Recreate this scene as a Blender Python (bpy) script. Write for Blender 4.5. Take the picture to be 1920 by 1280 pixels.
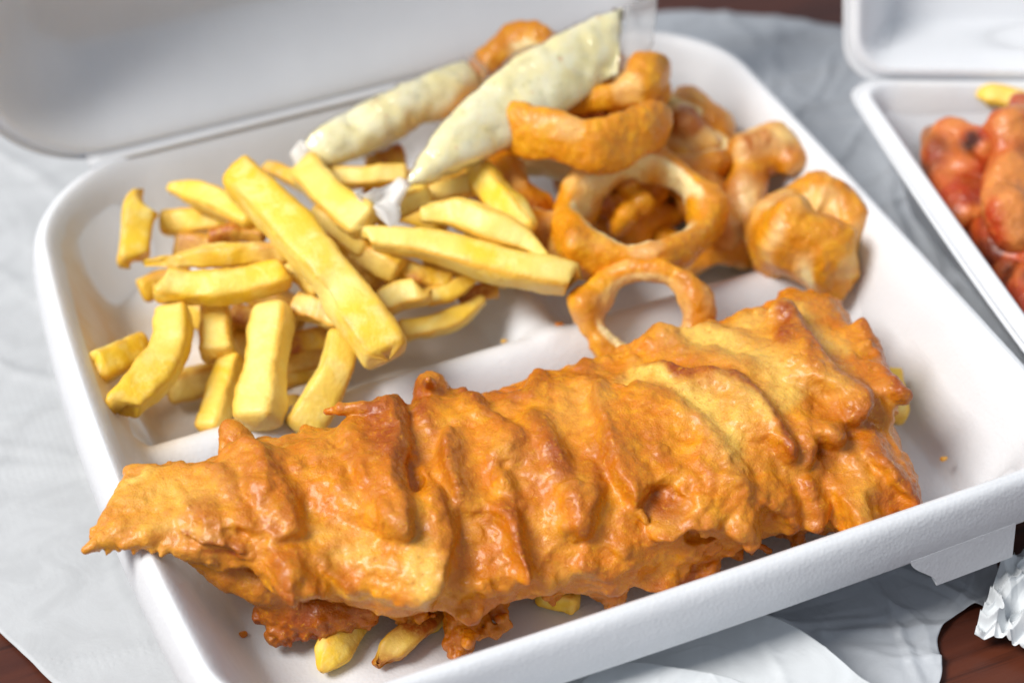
import bpy, math, random
import numpy as np
import openvdb

for o in list(bpy.data.objects):
    bpy.data.objects.remove(o, do_unlink=True)
scene = bpy.context.scene
S = 0.01                                   # the code thinks in centimetres, the scene is in metres

# ------------------------------------------------------------------ camera
CR = np.array([[.9223, -.3857, -.0237], [-.2666, -.5908, -.7615], [.2797, .7086, -.6478]])
_u, _, _vt = np.linalg.svd(CR); CR = _u @ _vt          # rows: right, down, forward
CC = np.array([-16.17, -41.86, 40.87]); FPX = 4000.0
from mathutils import Matrix, Vector
cam_data = bpy.data.cameras.new('camera')
cam = bpy.data.objects.new('camera', cam_data); scene.collection.objects.link(cam)
m = Matrix.Identity(4)
for r in range(3):
    m[r][0] = CR[0][r]; m[r][1] = -CR[1][r]; m[r][2] = -CR[2][r]; m[r][3] = CC[r]*S
cam.matrix_world = m
cam_data.sensor_width = 36.0; cam_data.lens = FPX/1920*36.0
cam_data.clip_start = 0.02; cam_data.clip_end = 20
cam_data.dof.use_dof = True
cam_data.dof.focus_distance = 0.530
cam_data.dof.aperture_fstop = 7.5
cam_data.dof.aperture_blades = 9
scene.camera = cam

# ------------------------------------------------------------------ world, lamps, exposure
world = bpy.data.worlds.new('World'); scene.world = world; world.use_nodes = True
bg = world.node_tree.nodes['Background']
bg.inputs[0].default_value = (0.80, 0.88, 1.0, 1); bg.inputs[1].default_value = 0.46

def area_lamp(name, loc, target, size, size_y, power, color):
    d = bpy.data.lights.new(name, 'AREA'); d.shape = 'RECTANGLE'; d.size = size*S; d.size_y = size_y*S
    d.energy = power; d.color = color
    o = bpy.data.objects.new(name, d); scene.collection.objects.link(o)
    o.location = Vector(loc)*S
    o.rotation_euler = (Vector(target)-Vector(loc)).to_track_quat('-Z', 'Y').to_euler()
    return o
area_lamp('window_light', (-165, 5, 215), (0, 0, 2), 130, 110, 102.0, (1.0, 0.97, 0.93))

scene.view_settings.view_transform = 'Standard'
scene.view_settings.look = 'None'
scene.view_settings.exposure = 0.0
scene.view_settings.gamma = 1.0
scene.render.engine = 'CYCLES'
scene.cycles.max_bounces = 6
scene.cycles.transparent_max_bounces = 16
scene.cycles.caustics_reflective = False; scene.cycles.caustics_refractive = False

# ------------------------------------------------------------------ helpers: projection
def U(px, py, z):
    d = CR.T @ np.array([(px-960)/FPX, (py-640)/FPX, 1.0])
    return CC + d*(z-CC[2])/d[2]
RIGHT, UP, TOCAM = CR[0], -CR[1], -CR[2]

# ------------------------------------------------------------------ helpers: noise
_rng = np.random.default_rng(7)
_T = _rng.standard_normal((64, 64, 64)).astype(np.float32)
def vnoise(P, cell, seed=0):
    """smooth value noise at points P (n,3) in cm, about unit spread"""
    q = np.asarray(P, np.float64)/cell + np.array([seed*7.31+3.3, seed*3.77+11.1, seed*5.13+23.7])
    i = np.floor(q).astype(np.int64); f = (q-i); f = f*f*f*(f*(f*6-15)+10)
    out = np.zeros(len(q))
    for a in (0, 1):
        wa = f[:, 0] if a else 1-f[:, 0]
        for b in (0, 1):
            wb = f[:, 1] if b else 1-f[:, 1]
            for c in (0, 1):
                wc = f[:, 2] if c else 1-f[:, 2]
                out += wa*wb*wc*_T[(i[:, 0]+a) & 63, (i[:, 1]+b) & 63, (i[:, 2]+c) & 63]
    return out*1.4
def fbm(P, cell, seed=0, octaves=3, gain=.5):
    s, a, t = 0, 1.0, 0
    for k in range(octaves):
        s = s + a*vnoise(P, cell/2**k, seed+k*17); t += a; a *= gain
    return s/t
def bspl(n_out, h, cell):
    x = np.arange(n_out)*h/cell; i = np.floor(x).astype(int); f = x-i; n = i.max()+4
    M = np.zeros((n_out, n), np.float32); r = np.arange(n_out)
    M[r, i] = (1-f)**3/6; M[r, i+1] = (3*f**3-6*f**2+4)/6
    M[r, i+2] = (-3*f**3+3*f**2+3*f+1)/6; M[r, i+3] = f**3/6
    return M
def noise3(shape, h, cell, seed):
    Ms = [bspl(n, h, cell) for n in shape]
    r = np.random.default_rng(seed).standard_normal([M.shape[1] for M in Ms]).astype(np.float32)
    r = np.tensordot(Ms[0], r, (1, 0)); r = np.einsum('bj,ajk->abk', Ms[1], r, optimize=True)
    r = np.einsum('ck,abk->abc', Ms[2], r, optimize=True)
    return r*3.0

# ------------------------------------------------------------------ helpers: objects
COL = scene.collection
def raw_mesh(name, V, faces, mat, smooth=True, attrs=None):
    """V in cm (n,3); faces: list of int arrays (tris and/or quads)"""
    me = bpy.data.meshes.new(name)
    V = np.asarray(V, np.float64)*S
    me.vertices.add(len(V)); me.vertices.foreach_set('co', V.astype(np.float32).ravel())
    faces = [np.asarray(f, np.int32) for f in faces if len(f)]
    loops = np.concatenate([f.ravel() for f in faces])
    tot = np.concatenate([np.full(len(f), f.shape[1], np.int32) for f in faces])
    start = np.concatenate([[0], np.cumsum(tot)[:-1]]).astype(np.int32)
    me.loops.add(len(loops)); me.loops.foreach_set('vertex_index', loops)
    me.polygons.add(len(tot)); me.polygons.foreach_set('loop_start', start)
    me.polygons.foreach_set('loop_total', tot)
    me.polygons.foreach_set('use_smooth', np.full(len(tot), smooth))
    me.update(calc_edges=True); me.validate()
    for k, v in (attrs or {}).items():
        a = me.attributes.new(k, 'FLOAT', 'POINT'); a.data.foreach_set('value', np.asarray(v, np.float32))
    me.materials.append(mat)
    return me
def tag(o, label, cat, group=None, kind=None):
    o['label'] = label; o['category'] = cat
    if group: o['group'] = group
    if kind: o['kind'] = kind
    return o
def thing_mesh(name, V, faces, mat, label, cat, group=None, smooth=True, attrs=None):
    V = np.asarray(V, np.float64)
    org = np.array([(V[:, 0].min()+V[:, 0].max())/2, (V[:, 1].min()+V[:, 1].max())/2, V[:, 2].min()])
    o = bpy.data.objects.new(name, raw_mesh(name, V-org, faces, mat, smooth, attrs))
    o.location = Vector(org*S); COL.objects.link(o)
    return tag(o, label, cat, group)
def thing_empty(name, org, label, cat, group=None):
    o = bpy.data.objects.new(name, None); o.empty_display_size = .01
    o.location = Vector(np.asarray(org, float)*S); COL.objects.link(o)
    return tag(o, label, cat, group)
def part(name, parent, V, faces, mat, smooth=True, attrs=None):
    org = np.array(parent.location)/S
    p = parent.parent
    while p is not None:
        org = org + np.array(p.location)/S; p = p.parent
    o = bpy.data.objects.new(name, raw_mesh(name, np.asarray(V, float)-org, faces, mat, smooth, attrs))
    COL.objects.link(o); o.parent = parent
    return o
def vnormals(V, faces):
    N = np.zeros_like(V)
    for f in faces:
        f = np.asarray(f)
        if len(f) == 0: continue
        n = np.cross(V[f[:, 2]]-V[f[:, 0]], V[f[:, 3 if f.shape[1] == 4 else 1]]-V[f[:, 1 if f.shape[1] == 4 else 0]])
        if f.shape[1] == 3: n = np.cross(V[f[:, 1]]-V[f[:, 0]], V[f[:, 2]]-V[f[:, 0]])
        for k in range(f.shape[1]): np.add.at(N, f[:, k], n)
    return N/np.maximum(np.linalg.norm(N, axis=1, keepdims=True), 1e-9)
def volume_sign(V, faces):
    s = 0
    for f in faces:
        f = np.asarray(f)
        if len(f) == 0: continue
        s += np.einsum('ij,ij->', V[f[:, 0]], np.cross(V[f[:, 1]], V[f[:, 2]]))
        if f.shape[1] == 4: s += np.einsum('ij,ij->', V[f[:, 0]], np.cross(V[f[:, 2]], V[f[:, 3]]))
    return s
def grid_faces(nr, nc, wrap=True, off=0):
    i = np.arange(nr-1)[:, None]; j = np.arange(nc if wrap else nc-1)[None, :]
    a = i*nc+j; b = i*nc+(j+1) % nc
    return np.stack([a, b, b+nc, a+nc], -1).reshape(-1, 4)+off
def catmull(P, n):
    P = np.asarray(P, float)
    if len(P) == 2: return P[0]+(P[1]-P[0])*np.linspace(0, 1, n)[:, None]
    Q = np.vstack([2*P[0]-P[1], P, 2*P[-1]-P[-2]])
    t = np.linspace(0, len(P)-1-1e-9, n); i = t.astype(int); f = (t-i)[:, None]
    p0, p1, p2, p3 = Q[i], Q[i+1], Q[i+2], Q[i+3]
    return .5*(2*p1+(p2-p0)*f+(2*p0-5*p1+4*p2-p3)*f**2+(3*p1-p0-3*p2+p3)*f**3)

# ------------------------------------------------------------------ helpers: implicit volumes
class Vol:
    def __init__(s, lo, hi, h):
        s.lo = np.asarray(lo, float); s.h = h
        s.n = np.ceil((np.asarray(hi, float)-s.lo)/h).astype(int)+1
        s.ax = [(s.lo[k]+np.arange(s.n[k])*h).astype(np.float32) for k in range(3)]
        s.F = np.full(s.n, 2.0, np.float32)
    def box(s, lo, hi):
        a = np.clip(np.floor((np.asarray(lo)-s.lo)/s.h).astype(int), 0, s.n)
        b = np.clip(np.ceil((np.asarray(hi)-s.lo)/s.h).astype(int)+1, 0, s.n)
        sl = tuple(slice(a[k], b[k]) for k in range(3))
        return sl, s.ax[0][sl[0]][:, None, None], s.ax[1][sl[1]][None, :, None], s.ax[2][sl[2]][None, None, :]
    def capsule(s, p, q, r1, r2, k=.15, cut=False):
        p = np.asarray(p, float); q = np.asarray(q, float); R = max(r1, r2)+k+.25
        sl, x, y, z = s.box(np.minimum(p, q)-R, np.maximum(p, q)+R)
        if 0 in s.F[sl].shape: return
        d = q-p; L2 = max(d @ d, 1e-9)
        t = np.clip(((x-p[0])*d[0]+(y-p[1])*d[1]+(z-p[2])*d[2])/L2, 0, 1)
        dist = np.sqrt((x-p[0]-t*d[0])**2+(y-p[1]-t*d[1])**2+(z-p[2]-t*d[2])**2)-(r1+(r2-r1)*t)
        F = s.F[sl]
        if cut:
            g = -dist; hh = np.maximum(k-np.abs(F-g), 0)/k
            s.F[sl] = np.maximum(F, g)+hh*hh*k*.25
        else:
            hh = np.maximum(k-np.abs(F-dist), 0)/k
            s.F[sl] = np.minimum(F, dist)-hh*hh*k*.25
    def chain(s, pts, rads, k=.15, cut=False):
        for i in range(len(pts)-1): s.capsule(pts[i], pts[i+1], rads[i], rads[i+1], k, cut)
    def mesh(s):
        g = openvdb.FloatGrid(0.4)
        F = np.clip(s.F, -.4, .4).astype(np.float32)
        F[0] = F[-1] = .4; F[:, 0] = F[:, -1] = .4; F[:, :, 0] = F[:, :, -1] = .4
        g.copyFromArray(F)
        pts, tris, quads = g.convertToPolygons(isovalue=0.0, adaptivity=0.0)
        V = np.asarray(pts, np.float64)*s.h+s.lo
        faces = [np.asarray(q) for q in (tris, quads) if len(q)]
        if volume_sign(V-V.mean(0), faces) < 0: faces = [f[:, ::-1] for f in faces]
        return V, faces
def keep_big(V, faces, minfrac=.02):
    """drop small loose crumbs of an implicit mesh"""
    n = len(V); lab = np.arange(n)
    E = np.concatenate([np.stack([f[:, k], f[:, (k+1) % f.shape[1]]], 1) for f in faces for k in range(f.shape[1])])
    while True:
        m0 = np.minimum(lab[E[:, 0]], lab[E[:, 1]])
        new = lab.copy(); np.minimum.at(new, E[:, 0], m0); np.minimum.at(new, E[:, 1], m0)
        new = new[new]; new = new[new]
        if (new == lab).all(): break
        lab = new
    ids, inv, cnt = np.unique(lab, return_inverse=True, return_counts=True)
    ok = cnt[inv] > minfrac*n
    remap = np.cumsum(ok)-1
    return V[ok], [remap[f[ok[f[:, 0]]]] for f in faces]

# ------------------------------------------------------------------ helpers: materials
def new_mat(name):
    mt = bpy.data.materials.new(name); mt.use_nodes = True
    nt = mt.node_tree; b = nt.nodes['Principled BSDF']
    return mt, nt, b
def nd(nt, typ, **kw):
    n = nt.nodes.new(typ)
    for k, v in kw.items():
        if k in n.inputs.keys() if isinstance(k, str) else False: n.inputs[k].default_value = v
        else: setattr(n, k, v)
    return n
def attr(nt, name):
    n = nt.nodes.new('ShaderNodeAttribute'); n.attribute_name = name; return n.outputs['Fac']
def tex_noise(nt, scale_cm, detail=4, rough=.55, dist=0.0, stretch=None):
    """noise with features of about scale_cm centimetres, in object space"""
    tc = nt.nodes.new('ShaderNodeTexCoord'); mp = nt.nodes.new('ShaderNodeMapping')
    nt.links.new(tc.outputs['Object'], mp.inputs[0])
    mp.inputs['Scale'].default_value = [100*v for v in (stretch or (1, 1, 1))]
    oi = nt.nodes.new('ShaderNodeObjectInfo'); mu = nt.nodes.new('ShaderNodeMath'); mu.operation = 'MULTIPLY'
    mu.inputs[1].default_value = 50; nt.links.new(oi.outputs['Random'], mu.inputs[0])
    nt.links.new(mu.outputs[0], mp.inputs['Location'])
    n = nt.nodes.new('ShaderNodeTexNoise'); n.inputs['Scale'].default_value = 1/scale_cm
    n.inputs['Detail'].default_value = detail; n.inputs['Roughness'].default_value = rough
    n.inputs['Distortion'].default_value = dist
    nt.links.new(mp.outputs[0], n.inputs['Vector'])
    return n.outputs['Fac']
def ramp(nt, fac, lo, hi, a=0.0, b=1.0):
    n = nt.nodes.new('ShaderNodeMapRange'); n.interpolation_type = 'SMOOTHSTEP'
    nt.links.new(fac, n.inputs[0]); n.inputs[1].default_value = lo; n.inputs[2].default_value = hi
    n.inputs[3].default_value = a; n.inputs[4].default_value = b
    return n.outputs[0]
def mixc(nt, fac, a, b):
    n = nt.nodes.new('ShaderNodeMix'); n.data_type = 'RGBA'
    for s_, v in ((0, fac), (6, a), (7, b)):
        if isinstance(v, (tuple, float, int)):
            n.inputs[s_].default_value = v if not isinstance(v, tuple) else (*v, 1)
        else: nt.links.new(v, n.inputs[s_])
    return n.outputs[2]
def math2(nt, op, a, b, clamp=False):
    n = nt.nodes.new('ShaderNodeMath'); n.operation = op; n.use_clamp = clamp
    for k, v in ((0, a), (1, b)):
        if isinstance(v, (int, float)): n.inputs[k].default_value = v
        else: nt.links.new(v, n.inputs[k])
    return n.outputs[0]
def bump(nt, b, height, dist_cm, strength=1.0, prev=None):
    n = nt.nodes.new('ShaderNodeBump'); n.inputs['Strength'].default_value = strength
    n.inputs['Distance'].default_value = dist_cm*S
    nt.links.new(height, n.inputs['Height'])
    if prev is not None: nt.links.new(prev, n.inputs['Normal'])
    nt.links.new(n.outputs[0], b.inputs['Normal'])
    return n.outputs[0]
def sss(b, w, radius, scale_cm):
    b.inputs['Subsurface Weight'].default_value = w
    b.inputs['Subsurface Radius'].default_value = radius
    b.inputs['Subsurface Scale'].default_value = scale_cm*S

def batter_material(name, gold, pale, brown, rk=.5, amber=None, fleck=None):
    mt, nt, b = new_mat(name)
    n1 = tex_noise(nt, .60, 5, .62, .6); n2 = tex_noise(nt, .13, 5, .7, .3); n3 = tex_noise(nt, 1.9, 3, .5, .4)
    amber = amber or tuple(.68*g+.32*p for g, p in zip(gold, pale)); fleck = fleck or pale; rust = tuple((1-rk)*g+rk*p for g, p in zip(gold, brown))
    c = mixc(nt, ramp(nt, n1, .40, .68), gold, amber)
    c = mixc(nt, ramp(nt, n3, .48, .72, 0, .5), c, rust)
    pa = math2(nt, 'MULTIPLY', attr(nt, 'pale'), ramp(nt, n2, .30, .62, .7, 1.0), True)
    c = mixc(nt, pa, c, pale)
    br = math2(nt, 'MULTIPLY', attr(nt, 'brown'), ramp(nt, n1, .25, .62, .45, 1.0), True)
    c = mixc(nt, br, c, brown)
    c = mixc(nt, ramp(nt, n2, .54, .70, 0, .45), c, fleck)
    c = mixc(nt, ramp(nt, n2, .42, .30, 0, .6), c, rust)
    nt.links.new(c, b.inputs['Base Color'])
    nt.links.new(ramp(nt, n2, .3, .7, .46, .18), b.inputs['Roughness'])
    b.inputs['IOR'].default_value = 1.45; b.inputs['Specular IOR Level'].default_value = .45
    b.inputs['Coat Weight'].default_value = .26; b.inputs['Coat Roughness'].default_value = .2
    sss(b, .20, (1.0, .45, .06), .2)
    hgt = math2(nt, 'ADD', math2(nt, 'MULTIPLY', n2, .45), math2(nt, 'MULTIPLY', tex_noise(nt, .055, 3, .65), .75))
    bump(nt, b, hgt, .038, .95)
    return mt
BATTER = batter_material('fried_batter', (.64, .190, .0020), (.88, .58, .12), (.31, .052, .0010), .5, (.76, .30, .006), (.86, .43, .022))
CALAMARI = batter_material('calamari_batter', (.74, .275, .005), (.94, .80, .42), (.42, .105, .002), .4, (.82, .39, .012), (.90, .52, .05))
SPICE = batter_material('spiced_coating', (.48, .042, .004), (.74, .27, .06), (.030, .004, .002))

def chip_material():
    mt, nt, b = new_mat('fried_potato')
    n1 = tex_noise(nt, .7, 4, .6, .4); n2 = tex_noise(nt, .13, 4, .6); tone = attr(nt, 'tone')
    yel = mixc(nt, tone, (.88, .57, .030), (.91, .71, .20))
    c = mixc(nt, ramp(nt, n1, .42, .68, 0, .7), yel, (.92, .77, .27))
    e = math2(nt, 'MULTIPLY', attr(nt, 'edge'), ramp(nt, n1, .30, .65, .25, 1.0), True)
    c = mixc(nt, e, c, (.74, .38, .018))
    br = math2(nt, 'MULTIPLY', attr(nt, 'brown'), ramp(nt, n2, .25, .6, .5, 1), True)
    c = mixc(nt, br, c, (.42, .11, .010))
    nt.links.new(c, b.inputs['Base Color'])
    nt.links.new(ramp(nt, n2, .3, .7, .60, .38), b.inputs['Roughness'])
    b.inputs['Specular IOR Level'].default_value = .5
    b.inputs['Coat Weight'].default_value = .10; b.inputs['Coat Roughness'].default_value = .2
    sss(b, .18, (1.0, .65, .08), .22)
    bump(nt, b, n2, .035, .8)
    return mt
CHIP = chip_material()

def foam_material():
    mt, nt, b = new_mat('white_foam')
    tc = nt.nodes.new('ShaderNodeTexCoord')
    v = nt.nodes.new('ShaderNodeTexVoronoi'); v.inputs['Scale'].default_value = 100/.10
    nt.links.new(tc.outputs['Object'], v.inputs['Vector'])
    n1 = tex_noise(nt, 2.5, 3); n2 = tex_noise(nt, .5, 4)
    c = mixc(nt, ramp(nt, n1, .3, .7), (.735, .75, .775), (.705, .72, .745))
    g = math2(nt, 'MULTIPLY', attr(nt, 'grease_shade'), ramp(nt, n1, .35, .65, .5, 1.0), True)
    c = mixc(nt, g, c, (.70, .47, .18))  # amber for grease and for shade put into the foam colour
    nt.links.new(c, b.inputs['Base Color'])
    nt.links.new(ramp(nt, n2, .3, .7, .34, .50), b.inputs['Roughness'])
    b.inputs['Specular IOR Level'].default_value = .45
    sss(b, .25, (1.0, .95, .9), .25)
    p = bump(nt, b, v.outputs['Distance'], .010, .7)
    bump(nt, b, n2, .03, .35, p)
    return mt
FOAM = foam_material()

def paper_material(name, col, trans, rough=.6, relief=.05, dots=False):
    mt, nt, b = new_mat(name)
    n1 = tex_noise(nt, 1.6, 4, .6, 1.0); n2 = tex_noise(nt, .2, 4)
    c = mixc(nt, ramp(nt, n1, .35, .7), col, tuple(x*.90 for x in col))
    nt.links.new(c, b.inputs['Base Color']); b.inputs['Roughness'].default_value = rough
    b.inputs['Specular IOR Level'].default_value = .35
    p = bump(nt, b, n1, relief, .5); p = bump(nt, b, n2, .012, .5, p)
    if dots:
        tc = nt.nodes.new('ShaderNodeTexCoord')
        v = nt.nodes.new('ShaderNodeTexVoronoi'); v.inputs['Scale'].default_value = 100/.20
        v.inputs['Randomness'].default_value = .12
        nt.links.new(tc.outputs['Object'], v.inputs['Vector'])
        bump(nt, b, ramp(nt, v.outputs['Distance'], .2, .5, 1, 0), .008, .5, p)
    t = nt.nodes.new('ShaderNodeBsdfTranslucent'); mx = nt.nodes.new('ShaderNodeMixShader')
    nt.links.new(c, t.inputs[0]); mx.inputs[0].default_value = trans
    nt.links.new(b.outputs[0], mx.inputs[1]); nt.links.new(t.outputs[0], mx.inputs[2])
    nt.links.new(mx.outputs[0], nt.nodes['Material Output'].inputs[0])
    return mt
PAPER = paper_material('white_paper', (.58, .595, .61), .15, .6, .05, True)
GREASEPAPER = paper_material('greaseproof_paper', (.60, .63, .67), .2, .38, .06)
NAPKIN = paper_material('napkin_tissue', (.82, .85, .87), .2, .85, .03)

def wood_material():
    mt, nt, b = new_mat('dark_varnished_wood')
    g1 = tex_noise(nt, .35, 6, .65, .3, (.06, 1, 1)); g2 = tex_noise(nt, 2.2, 4, .55, .8, (.08, 1, 1))
    c = mixc(nt, ramp(nt, g2, .3, .7), (.105, .026, .011), (.055, .013, .007))
    c = mixc(nt, ramp(nt, g1, .48, .72, 0, .8), c, (.026, .007, .004))
    nt.links.new(c, b.inputs['Base Color']); b.inputs['Roughness'].default_value = .38
    bump(nt, b, g1, .02, .5)
    return mt
WOOD = wood_material()

def sauce_material():
    mt, nt, b = new_mat('tartare_sauce')
    n1 = tex_noise(nt, .9, 4, .6, .5); n2 = tex_noise(nt, .30, 3, .5); n3 = tex_noise(nt, .33, 3, .5, .2, (1.1, .9, 1.05))
    c = mixc(nt, ramp(nt, n1, .35, .7), (.97, .85, .42), (.97, .91, .62))
    c = mixc(nt, ramp(nt, n2, .60, .72, 0, .35), c, (.50, .50, .14))
    c = mixc(nt, ramp(nt, n3, .64, .74, 0, .6), c, (.80, .42, .16))
    nt.links.new(c, b.inputs['Base Color']); b.inputs['Roughness'].default_value = .4
    sss(b, .2, (1, .8, .35), .25)
    bump(nt, b, n1, .06, .5)
    return mt
SAUCE = sauce_material()
def film_material():
    mt = bpy.data.materials.new('clear_plastic_film'); mt.use_nodes = True; nt = mt.node_tree
    nt.nodes.clear(); out = nt.nodes.new('ShaderNodeOutputMaterial')
    tr = nt.nodes.new('ShaderNodeBsdfTransparent'); tr.inputs[0].default_value = (.985, .985, .985, 1)
    gl = nt.nodes.new('ShaderNodeBsdfGlossy'); gl.inputs['Roughness'].default_value = .10
    df = nt.nodes.new('ShaderNodeBsdfTranslucent'); df.inputs[0].default_value = (.95, .95, .94, 1)
    dd = nt.nodes.new('ShaderNodeBsdfDiffuse'); dd.inputs[0].default_value = (.95, .95, .94, 1)
    fr = nt.nodes.new('ShaderNodeFresnel'); fr.inputs[0].default_value = 1.45
    gm = nt.nodes.new('ShaderNodeNewGeometry'); mr = nt.nodes.new('ShaderNodeMapRange'); nt.links.new(gm.outputs['Backfacing'], mr.inputs[0])
    mr.inputs[3].default_value = 1.45; mr.inputs[4].default_value = 1/1.45; nt.links.new(mr.outputs[0], fr.inputs[0])
    n = tex_noise(nt, .45, 2, .6, 1.0); bp = nt.nodes.new('ShaderNodeBump')
    bp.inputs['Strength'].default_value = .9; bp.inputs['Distance'].default_value = .10*S
    nt.links.new(n, bp.inputs['Height']); nt.links.new(bp.outputs[0], gl.inputs['Normal']); nt.links.new(bp.outputs[0], fr.inputs['Normal'])
    m0 = nt.nodes.new('ShaderNodeMixShader'); m0.inputs[0].default_value = .75
    nt.links.new(df.outputs[0], m0.inputs[1]); nt.links.new(dd.outputs[0], m0.inputs[2])
    m1 = nt.nodes.new('ShaderNodeMixShader'); nt.links.new(math2(nt, 'ADD', .05, math2(nt, 'MULTIPLY', attr(nt, 'milky'), .75)), m1.inputs[0])
    nt.links.new(tr.outputs[0], m1.inputs[1]); nt.links.new(m0.outputs[0], m1.inputs[2])
    m2 = nt.nodes.new('ShaderNodeMixShader'); nt.links.new(math2(nt, 'MULTIPLY', fr.outputs[0], ramp(nt, attr(nt, 'milky'), 0, 1, 2.0, .6), True), m2.inputs[0])
    nt.links.new(m1.outputs[0], m2.inputs[1]); nt.links.new(gl.outputs[0], m2.inputs[2])
    nt.links.new(m2.outputs[0], out.inputs[0])
    return mt
FILM = film_material()

# ================================================================== the setting
def make_table():
    V = np.array([(x, y, z) for z in (0, -3) for x, y in ((-70, -70), (70, -70), (70, 70), (-70, 70))], float)
    F = [[0, 1, 2, 3], [7, 6, 5, 4], [0, 4, 5, 1], [1, 5, 6, 2], [2, 6, 7, 3], [3, 7, 4, 0]]
    o = bpy.data.objects.new('table_top', raw_mesh('table_top', V, [np.array(F)], WOOD, False))
    COL.objects.link(o); o['kind'] = 'structure'; o['label'] = 'dark red brown varnished wooden table top'
make_table()

def sheet(name, bottom, top, mat, label, cat, z0=.12, amp=.1, cell=2.5, crease=.12, seed=1, n=150, lift=None, thick=.02, folds=10, fold=.05):
    """a paper sheet lofted between two edge polylines given in world cm (x, y)"""
    B = catmull(bottom, n); T = catmull(top, n)
    t = np.linspace(0, 1, n)[:, None, None]
    P = B[None]*(1-t)+T[None]*t
    Q = np.concatenate([P, np.zeros((n, n, 1))], 2).reshape(-1, 3)
    w = np.stack([vnoise(Q, 1.2, seed+5), vnoise(Q, 1.2, seed+6)], 1)*.05
    Q[:, :2] += w
    rid = 1-np.minimum(np.abs(vnoise(Q, cell, seed))*2.2, 1)
    rid2 = 1-np.minimum(np.abs(vnoise(Q, cell*.45, seed+2))*2.5, 1)
    z = z0+amp*(fbm(Q, cell*1.6, seed+9, 2)+1.2)+crease*rid**3+.4*crease*rid2**3
    if lift is not None: z = z+lift(Q)
    rl = random.Random(seed); cx, cy = Q[:, 0].mean(), Q[:, 1].mean(); spread = (Q[:, :2].max(0)-Q[:, :2].min(0)).max()
    for k in range(folds):                                   # sharp straight fold lines
        a_ = rl.uniform(0, math.pi); off = rl.uniform(-.45, .45)*spread
        dl = (Q[:, 0]-cx)*math.cos(a_)+(Q[:, 1]-cy)*math.sin(a_)-off+.12*vnoise(Q, 1.5, seed+k)
        al = -(Q[:, 0]-cx)*math.sin(a_)+(Q[:, 1]-cy)*math.cos(a_); am = rl.uniform(-.4, .4)*spread
        z = z+fold*rl.uniform(.5, 1.2)*np.maximum(1-np.abs(dl)/rl.uniform(.18, .5), 0)*np.exp(-((al-am)/(.22*spread))**2)
    Q[:, 2] = np.maximum(z, .03)
    V = np.vstack([Q, Q+np.array([0, 0, thick])])
    F1 = grid_faces(n, n, False); F2 = F1+n*n
    idx = np.arange(n*n).reshape(n, n)
    rim = np.concatenate([idx[0, :], idx[1:, -1], idx[-1, -2::-1], idx[-2:0, 0]])
    nx = np.roll(rim, -1)
    side = np.stack([rim, nx, nx+n*n, rim+n*n], 1)
    faces = [F1[:, ::-1], F2, side]
    if volume_sign(V, faces) < 0: faces = [f[:, ::-1] for f in faces]
    return thing_mesh(name, V, faces, mat, label, cat)
def XY(*pts, z=0.1): return [tuple(U(a, b, z)[:2]) for a, b in pts]

sheet('wrapping_paper', XY((-260, 820), (-120, 1050), (0, 1185), (60, 1245), (150, 1320), (330, 1500)),
      XY((-500, 80), (-150, 60), (150, 130), (500, 200), (800, 500), (900, 900)), PAPER,
      'white embossed paper sheet on the table left of the open fish box', 'paper', z0=.06, amp=.05, crease=.02, cell=4.0, seed=3, folds=50, fold=.11)
sheet('wrapping_paper', XY((1130, 40), (1290, 24), (1450, 38), (1600, 58), (1750, 62), (1900, 80)),
      XY((1100, 420), (1300, 520), (1500, 620), (1700, 720), (1900, 800), (2060, 800)), GREASEPAPER,
      'greasy bluish white paper between the two foam boxes', 'paper', z0=.05, amp=.08, crease=.04, cell=4.0, seed=11, folds=50, fold=.2)
sheet('wrapping_paper', XY((1300, 1500), (1560, 1420), (1745, 1300), (1765, 1195), (1800, 1150), (1858, 1135), (1875, 1085), (1850, 1000)),
      XY((1000, 1250), (1100, 1200), (1200, 1150), (1300, 1100), (1400, 1060), (1500, 1020), (1560, 990), (1620, 950)), GREASEPAPER,
      'grey creased greaseproof paper under the latch tab of the fish box', 'paper', z0=.05, amp=.04, crease=.015, cell=2.5, seed=21, folds=60, fold=.12)
sheet('paper_napkin', XY((500, 1500), (900, 1560), (1300, 1560), (1900, 1560), z=1.5),
      XY((640, 1330), (900, 1250), (1200, 1180), (1425, 1150), (1640, 1276), (1900, 1440), z=1.5), NAPKIN,
      'white paper napkin tucked under the front of the fish box', 'napkin', z0=1.38, amp=.05, crease=.05, seed=31)
sheet('paper_napkin', XY((700, 1560), (1000, 1560), (1300, 1560), (1600, 1560), z=2.0),
      XY((1120, 1250), (1200, 1238), (1290, 1248), (1360, 1265), (1440, 1290), (1600, 1350), z=2.0), NAPKIN,
      'folded white napkin corner at the bottom edge of the picture', 'napkin', z0=1.85, amp=.04, crease=.05, seed=37)
sheet('crumpled_tissue', XY((1838, 1172), (1880, 1182), (1925, 1200), (2050, 1240), z=.8),
      XY((1880, 1040), (1905, 1025), (1960, 1020), (2080, 1050), z=.8), NAPKIN,
      'crumpled white tissue on the table beside the latch tab', 'tissue', z0=.15, amp=.28, cell=.9, crease=.45, seed=41, folds=16, fold=.35)

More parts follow.
